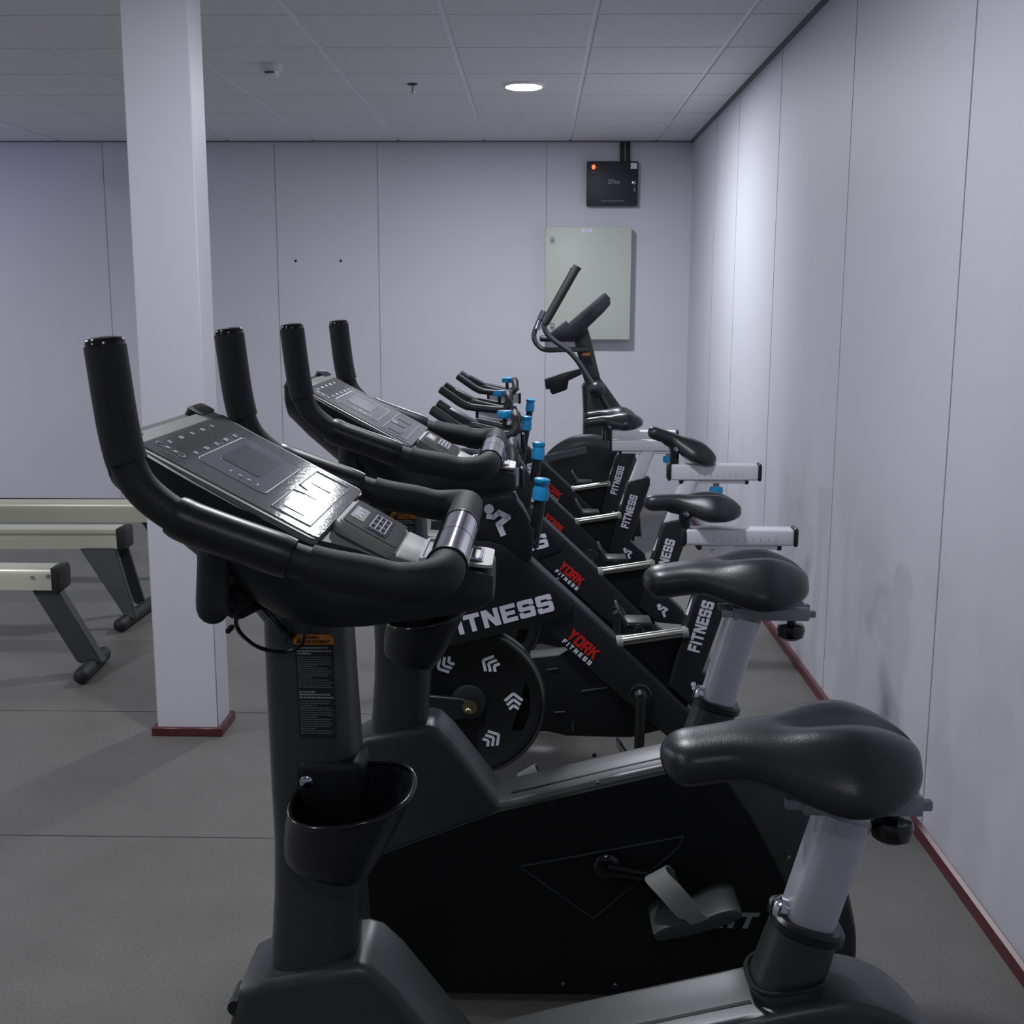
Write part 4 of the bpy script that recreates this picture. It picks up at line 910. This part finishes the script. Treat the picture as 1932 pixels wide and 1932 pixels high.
def spin_seat(i, sl, sr, szt, szb, nose, tail, top, thick, tilt, knob, post_top):
    Y = S[i][0]; root = roots[i]
    # slider
    x0, z0 = at(sl, szb, Y); x1, z1 = at(sr, szt, Y); zt = at(sl, szt, Y)[1]; h = .05
    zc = (at((sl+sr)/2, (szt+szb)/2, Y)[1])
    hh = abs(at(sl, szt, Y-.03)[1]-at(sl, szb, Y-.03)[1])/2*.93
    bm = NB(); box(bm, (x0+.012, Y-.03, zc-hh), (x1-.012, Y+.03, zc+hh), .008, 3); sd = obj('seat_slider', bm, 'white_paint', root, label='white seat slider')
    for a0 in (x0, x1-.013):
        bm = NB(); box(bm, (a0, Y-.032, zc-hh-.003), (a0+.013, Y+.032, zc+hh+.003), .009, 3); obj('end_cap', bm, 'satin_black', sd)
    bm = NB(); box(bm, (x0+.05, Y-.02, zc-hh-.012), (x1-.05, Y+.02, zc-hh), .003, 1); obj('under_rail', bm, 'white_paint', sd)
    bm = NB(); box(bm, (x0+.045, Y-.021, zc-hh-.014), (x0+.06, Y+.021, zc-hh+.001), .003, 1); box(bm, (x1-.06, Y-.021, zc-hh-.014), (x1-.045, Y+.021, zc-hh+.001), .003, 1); obj('rail_stop', bm, 'satin_black', sd)
    bm = NB(); n_ = 9
    for k_ in range(n_): box(bm, (x0+.09+k_*.022, Y-.0306, zc-hh*.5), (x0+.0912+k_*.022, Y-.0298, zc-hh*.1))
    obj('scale_marks', bm, 'label_text', sd, smooth=False)
    # post
    base = Vector((fx0+root.location.x, Y, fz0))-dirp*.12
    L = (zc-hh-base.z)/dirp.z; e = base+dirp*L; e2 = base+dirp*L
    bm = NB(); sdv = Vector((dirp.z, 0, -dirp.x))*.030; rs = []
    for c in (base, e2):
        rs.append([c + Vector((1, 0, 0))*(.033*math.copysign(abs(math.cos(2*PI*k/24))**.7, math.cos(2*PI*k/24))) + Vector((0, .024*math.copysign(abs(math.sin(2*PI*k/24))**.7, math.sin(2*PI*k/24)), 0)) for k in range(24)])
    rings(bm, rs); obj('seat_post', bm, 'white_paint', root, label='white seat post')
    # knob
    if knob:
        kx, kz = at(knob[0], knob[1], Y); bm = NB(); rod(bm, (kx, Y, zc-hh-.004), (kx, Y, kz+.01), .011, 14); ks = obj('knob_stem', bm, 'console_grey', sd)
        bm = NB(); lathe(bm, [(.015, .014), (.023, .012), (.025, 0), (.023, -.014), (.014, -.018), (.001, -.018)], (kx, Y, kz), (0, 0, 1), 8); obj('seat_knob', bm, 'blue', sd, label='bright blue knob')
    # saddle
    nx, nz = at(nose[0], nose[1], Y); tx, tz = at(tail[0], tail[1], Y)
    bm = NB(); saddle(bm, -.135, .135, 0, .080, .026, .075, .008, yc=0, valley=.018, droop=.012)
    c = Vector(((nx+tx)/2, Y, (nz+tz)/2+.030)); a_ = math.atan2(nz-tz, tx-nx); sc = math.hypot(tx-nx, tz-nz)/.27
    bmesh.ops.scale(bm, vec=(sc, 1, 1), verts=bm.verts)
    bmesh.ops.rotate(bm, verts=bm.verts, cent=(0, 0, 0), matrix=Matrix.Rotation(a_, 3, 'Y')); bmesh.ops.translate(bm, verts=bm.verts, vec=c)
    sa_ = obj('saddle', bm, 'leather', root, sharp=80)
    # rails and clamp
    bm = NB(); cl = c + Vector((-.0, 0, -.03)); top_z = zc+hh
    cp_ = Vector((c.x-.02, Y, (top_z+cl.z-.01)/2))
    for s in (-1, 1):
        R = Matrix.Rotation(a_, 3, 'Y')
        pts = [c+R@Vector((-.09, s*.012, -.028)), c+R@Vector((-.06, s*.02, -.05)), c+R@Vector((.04, s*.022, -.05)), c+R@Vector((.08, s*.03, -.03))]
        tube(bm, cat(pts, 4), .0038, 8)
    obj('saddle_rail', bm, 'gloss_black', sa_)
    bm = NB(); cc = c+Matrix.Rotation(a_, 3, 'Y')@Vector((-.02, 0, -.05)); rod(bm, (cc.x, Y, top_z-.004), (cc.x, Y, cc.z+.01), .016, 16); tube(bm, [(cc.x, Y-.032, cc.z), (cc.x, Y+.032, cc.z)], .018, 16); obj('saddle_clamp', bm, 'satin_black', sa_)
    bm = NB(); lathe(bm, [(.009, 0), (.009, .006), (.001, .007)], (cc.x, Y-.031, cc.z), (0, -1, 0), 12); obj('clamp_bolt', bm, 'chrome', sa_)

spin_seat(0, 1284, 1504, 994, 1028, (1216, 946), (1400, 962), None, None, None, None, None)
spin_seat(1, 1258, 1436, 874, 906, (1230, 812), (1357, 872), None, None, None, (1351, 925), None)
spin_seat(2, 1148, 1312, 829, 851, (1101, 797), (1213, 795), None, None, None, (1261, 866), None)
spin_seat(3, 1136, 1280, 811, 831, (1102, 784), (1197, 782), None, None, None, None, None)

# ------------------------------------------------------------------ elliptical trainer at the back
YE = 7.0
el = empty('elliptical_trainer', (.33, YE, 0), 'tall black elliptical trainer at the back, before the grey-green cabinet', 'elliptical trainer')
def e2(x, y, dy=0): return at(980+x/5.083, 470+y/5.083, YE+dy)
def e3(x, y, dy=0): q = e2(x, y, dy); return Vector((q[0], YE+dy, q[1]))
bm = NB(); pr = [e2(*q) for q in ((520, 860), (650, 745), (690, 880), (735, 1080), (775, 1240), (700, 1300), (620, 1260), (590, 1150), (545, 960))]
prism(bm, pr, YE-.04, YE+.04, .008, 2); em = obj('mast', bm, 'charcoal', el, sharp=30)
bm = NB(); pr = [e2(*q) for q in ((600, 995), (675, 988), (680, 1015), (605, 1022))]; prism(bm, pr, YE-.0415, YE-.0395); obj('orange_label', bm, 'orange', em, smooth=False)
bm = NB(); pr = [e2(*q) for q in ((607, 1025), (680, 1018), (697, 1108), (640, 1115))]; prism(bm, pr, YE-.0415, YE-.0395); obj('black_label', bm, 'label_black', em, smooth=False)
bm = NB(); pr = [e2(*q) for q in ((300, 805), (450, 690), (465, 722), (480, 708), (812, 425), (856, 470), (858, 530), (800, 600), (650, 745), (550, 835), (480, 868), (330, 878))]
prism(bm, pr, YE-.16, YE+.16, .012, 2); obj('console', bm, 'satin_black', el, sharp=30)
bm = NB(); tube(bm, [e3(205, 858, -.14), e3(520, 860, -.10)], .018, 14, round_end=.4); obj('console_handle', bm, 'grip', el)
bm = NB(); tube(bm, cat([e3(640, 965, -.05), e3(520, 962, -.10), e3(400, 965, -.2), e3(250, 965, -.24), e3(180, 925, -.24), e3(142, 860, -.24), e3(145, 790, -.24), e3(185, 700, -.24), e3(235, 600, -.24)], 5), .0145, 14, round_end=.5); fh = obj('fixed_handle', bm, 'leg_dark', el)
bm = NB(); tube(bm, [e3(165, 765, -.24), e3(197, 685, -.24)], .020, 14); tube(bm, [e3(200, 675, -.24), e3(238, 597, -.24)], .020, 14); obj('pulse_sensor', bm, 'chrome', fh, label='chrome pulse grip')
bm = NB(); tube(bm, cat([e3(640, 965, .05), e3(520, 962, .10), e3(400, 965, .2), e3(250, 965, .24), e3(180, 925, .24), e3(142, 860, .24), e3(145, 790, .24), e3(185, 700, .24), e3(235, 600, .24)], 5), .0145, 14, round_end=.5); obj('fixed_handle', bm, 'leg_dark', el)
for s in (-1, 1):
    def g3(x, y, k=1): q = e2(x, y, -.28); return Vector((q[0], YE+s*.28*k, q[1]))
    sh = Vector((0, 0, 0)) if s < 0 else Vector((.12, 0, -.5))
    bm = NB(); P = cat([g3(262, 690), g3(238, 745), g3(272, 820), g3(350, 890), g3(480, 985), g3(570, 1090), g3(640, 1200), g3(700, 1290), g3(740, 1345)], 5)
    if s > 0:
        pass
    tube(bm, P, .0145, 14); am = obj('swing_arm', bm, 'leg_dark', el)
    d = P[0]-(g3(262, 690) if s < 0 else P[0]); f0 = P[0]
    f1 = g3(558, 165)
    bm = NB(); tube(bm, [f0+(f0-f1)*.06, f0, f0.lerp(f1, .93), f1], [.019, .0215, .0225, .026], 18); obj('hand_grip', bm, 'foam', am)
    bm = NB(); pv = P[-1]; sphere(bm, pv, .05, (1, .8, 1)); tube(bm, [pv, (pv.x+.11, YE+s*.26, pv.z-.19), (pv.x+.15, YE+s*.26, .35)], .018, 12); obj('pivot_link', bm, 'satin_black' if s > 0 else 'satin_black', am)
bm = NB(); pr = [e2(*q) for q in ((238, 1250), (440, 1185), (580, 1150), (600, 1195), (470, 1258), (458, 1335), (440, 1350), (320, 1390), (298, 1372), (288, 1338), (255, 1342))]
prism(bm, pr, YE-.05, YE+.05, .006, 2); obj('bottle_holder', bm, 'satin_black', el, sharp=30)
bm = NB(); pr = [e2(*q) for q in ((600, 1310), (640, 1262), (770, 1232), (830, 1310), (930, 1450), (1010, 1560), (1090, 1720))] + [(.62, .28), (.64, .08), (.1, .08), (.1, .5), e2(608, 1800), e2(612, 1560)]
prism(bm, pr, YE-.085, YE+.085, .015, 2); obj('tower_shroud', bm, 'satin_black', el, sharp=30)
bm = NB(); c = at(1112, 925, YE-.12); lathe(bm, [(.02, .03), (.26, .028), (.31, .02), (.335, .0), (.335, -.03), (.31, -.04), (.02, -.04)], (c[0], YE-.12, c[1]), (0, -1, 0), 48); obj('wheel_cover', bm, 'satin_black', el)
for s in (-1, 1):
    bm = NB(); a = at(1024, 866, YE-.26); b_ = at(1106, 849, YE-.26); zz = 0 if s < 0 else -.28
    tube(bm, [(-.62, YE+s*.26, .30+zz*.2), (a[0]-.12, YE+s*.26, a[1]-.16+zz*.6), (a[0], YE+s*.26, a[1]+zz), (b_[0], YE+s*.26, b_[1]+zz)], .026, 4, upv=(0, 1, 1)); ar = obj('pedal_arm', bm, 'leg_dark', el)
    bm = NB(); box(bm, (-.62, YE+s*.26-.07, .33+zz*.2), (-.26, YE+s*.26+.07, .37+zz*.2), .01, 2); obj('pedal', bm, 'rubber', ar)
bm = NB(); tube(bm, [(-.75, YE, .07), (.6, YE, .07)], .035, 12); 
for x in (-.75, .55): tube(bm, [(x, YE-.28, .04), (x, YE+.28, .04)], .038, 14, round_end=.5)
obj('base_frame', bm, 'leg_dark', el)

# ------------------------------------------------------------------ world, view
w = bpy.data.worlds.new('world'); SC.world = w; w.use_nodes = True
w.node_tree.nodes['Background'].inputs['Color'].default_value = (.7, .75, .9, 1); w.node_tree.nodes['Background'].inputs['Strength'].default_value = .05
SC.view_settings.view_transform = 'Standard'; SC.view_settings.look = 'None'; SC.view_settings.gamma = 1; SC.view_settings.use_curve_mapping = False
SC.view_settings.exposure = -.31
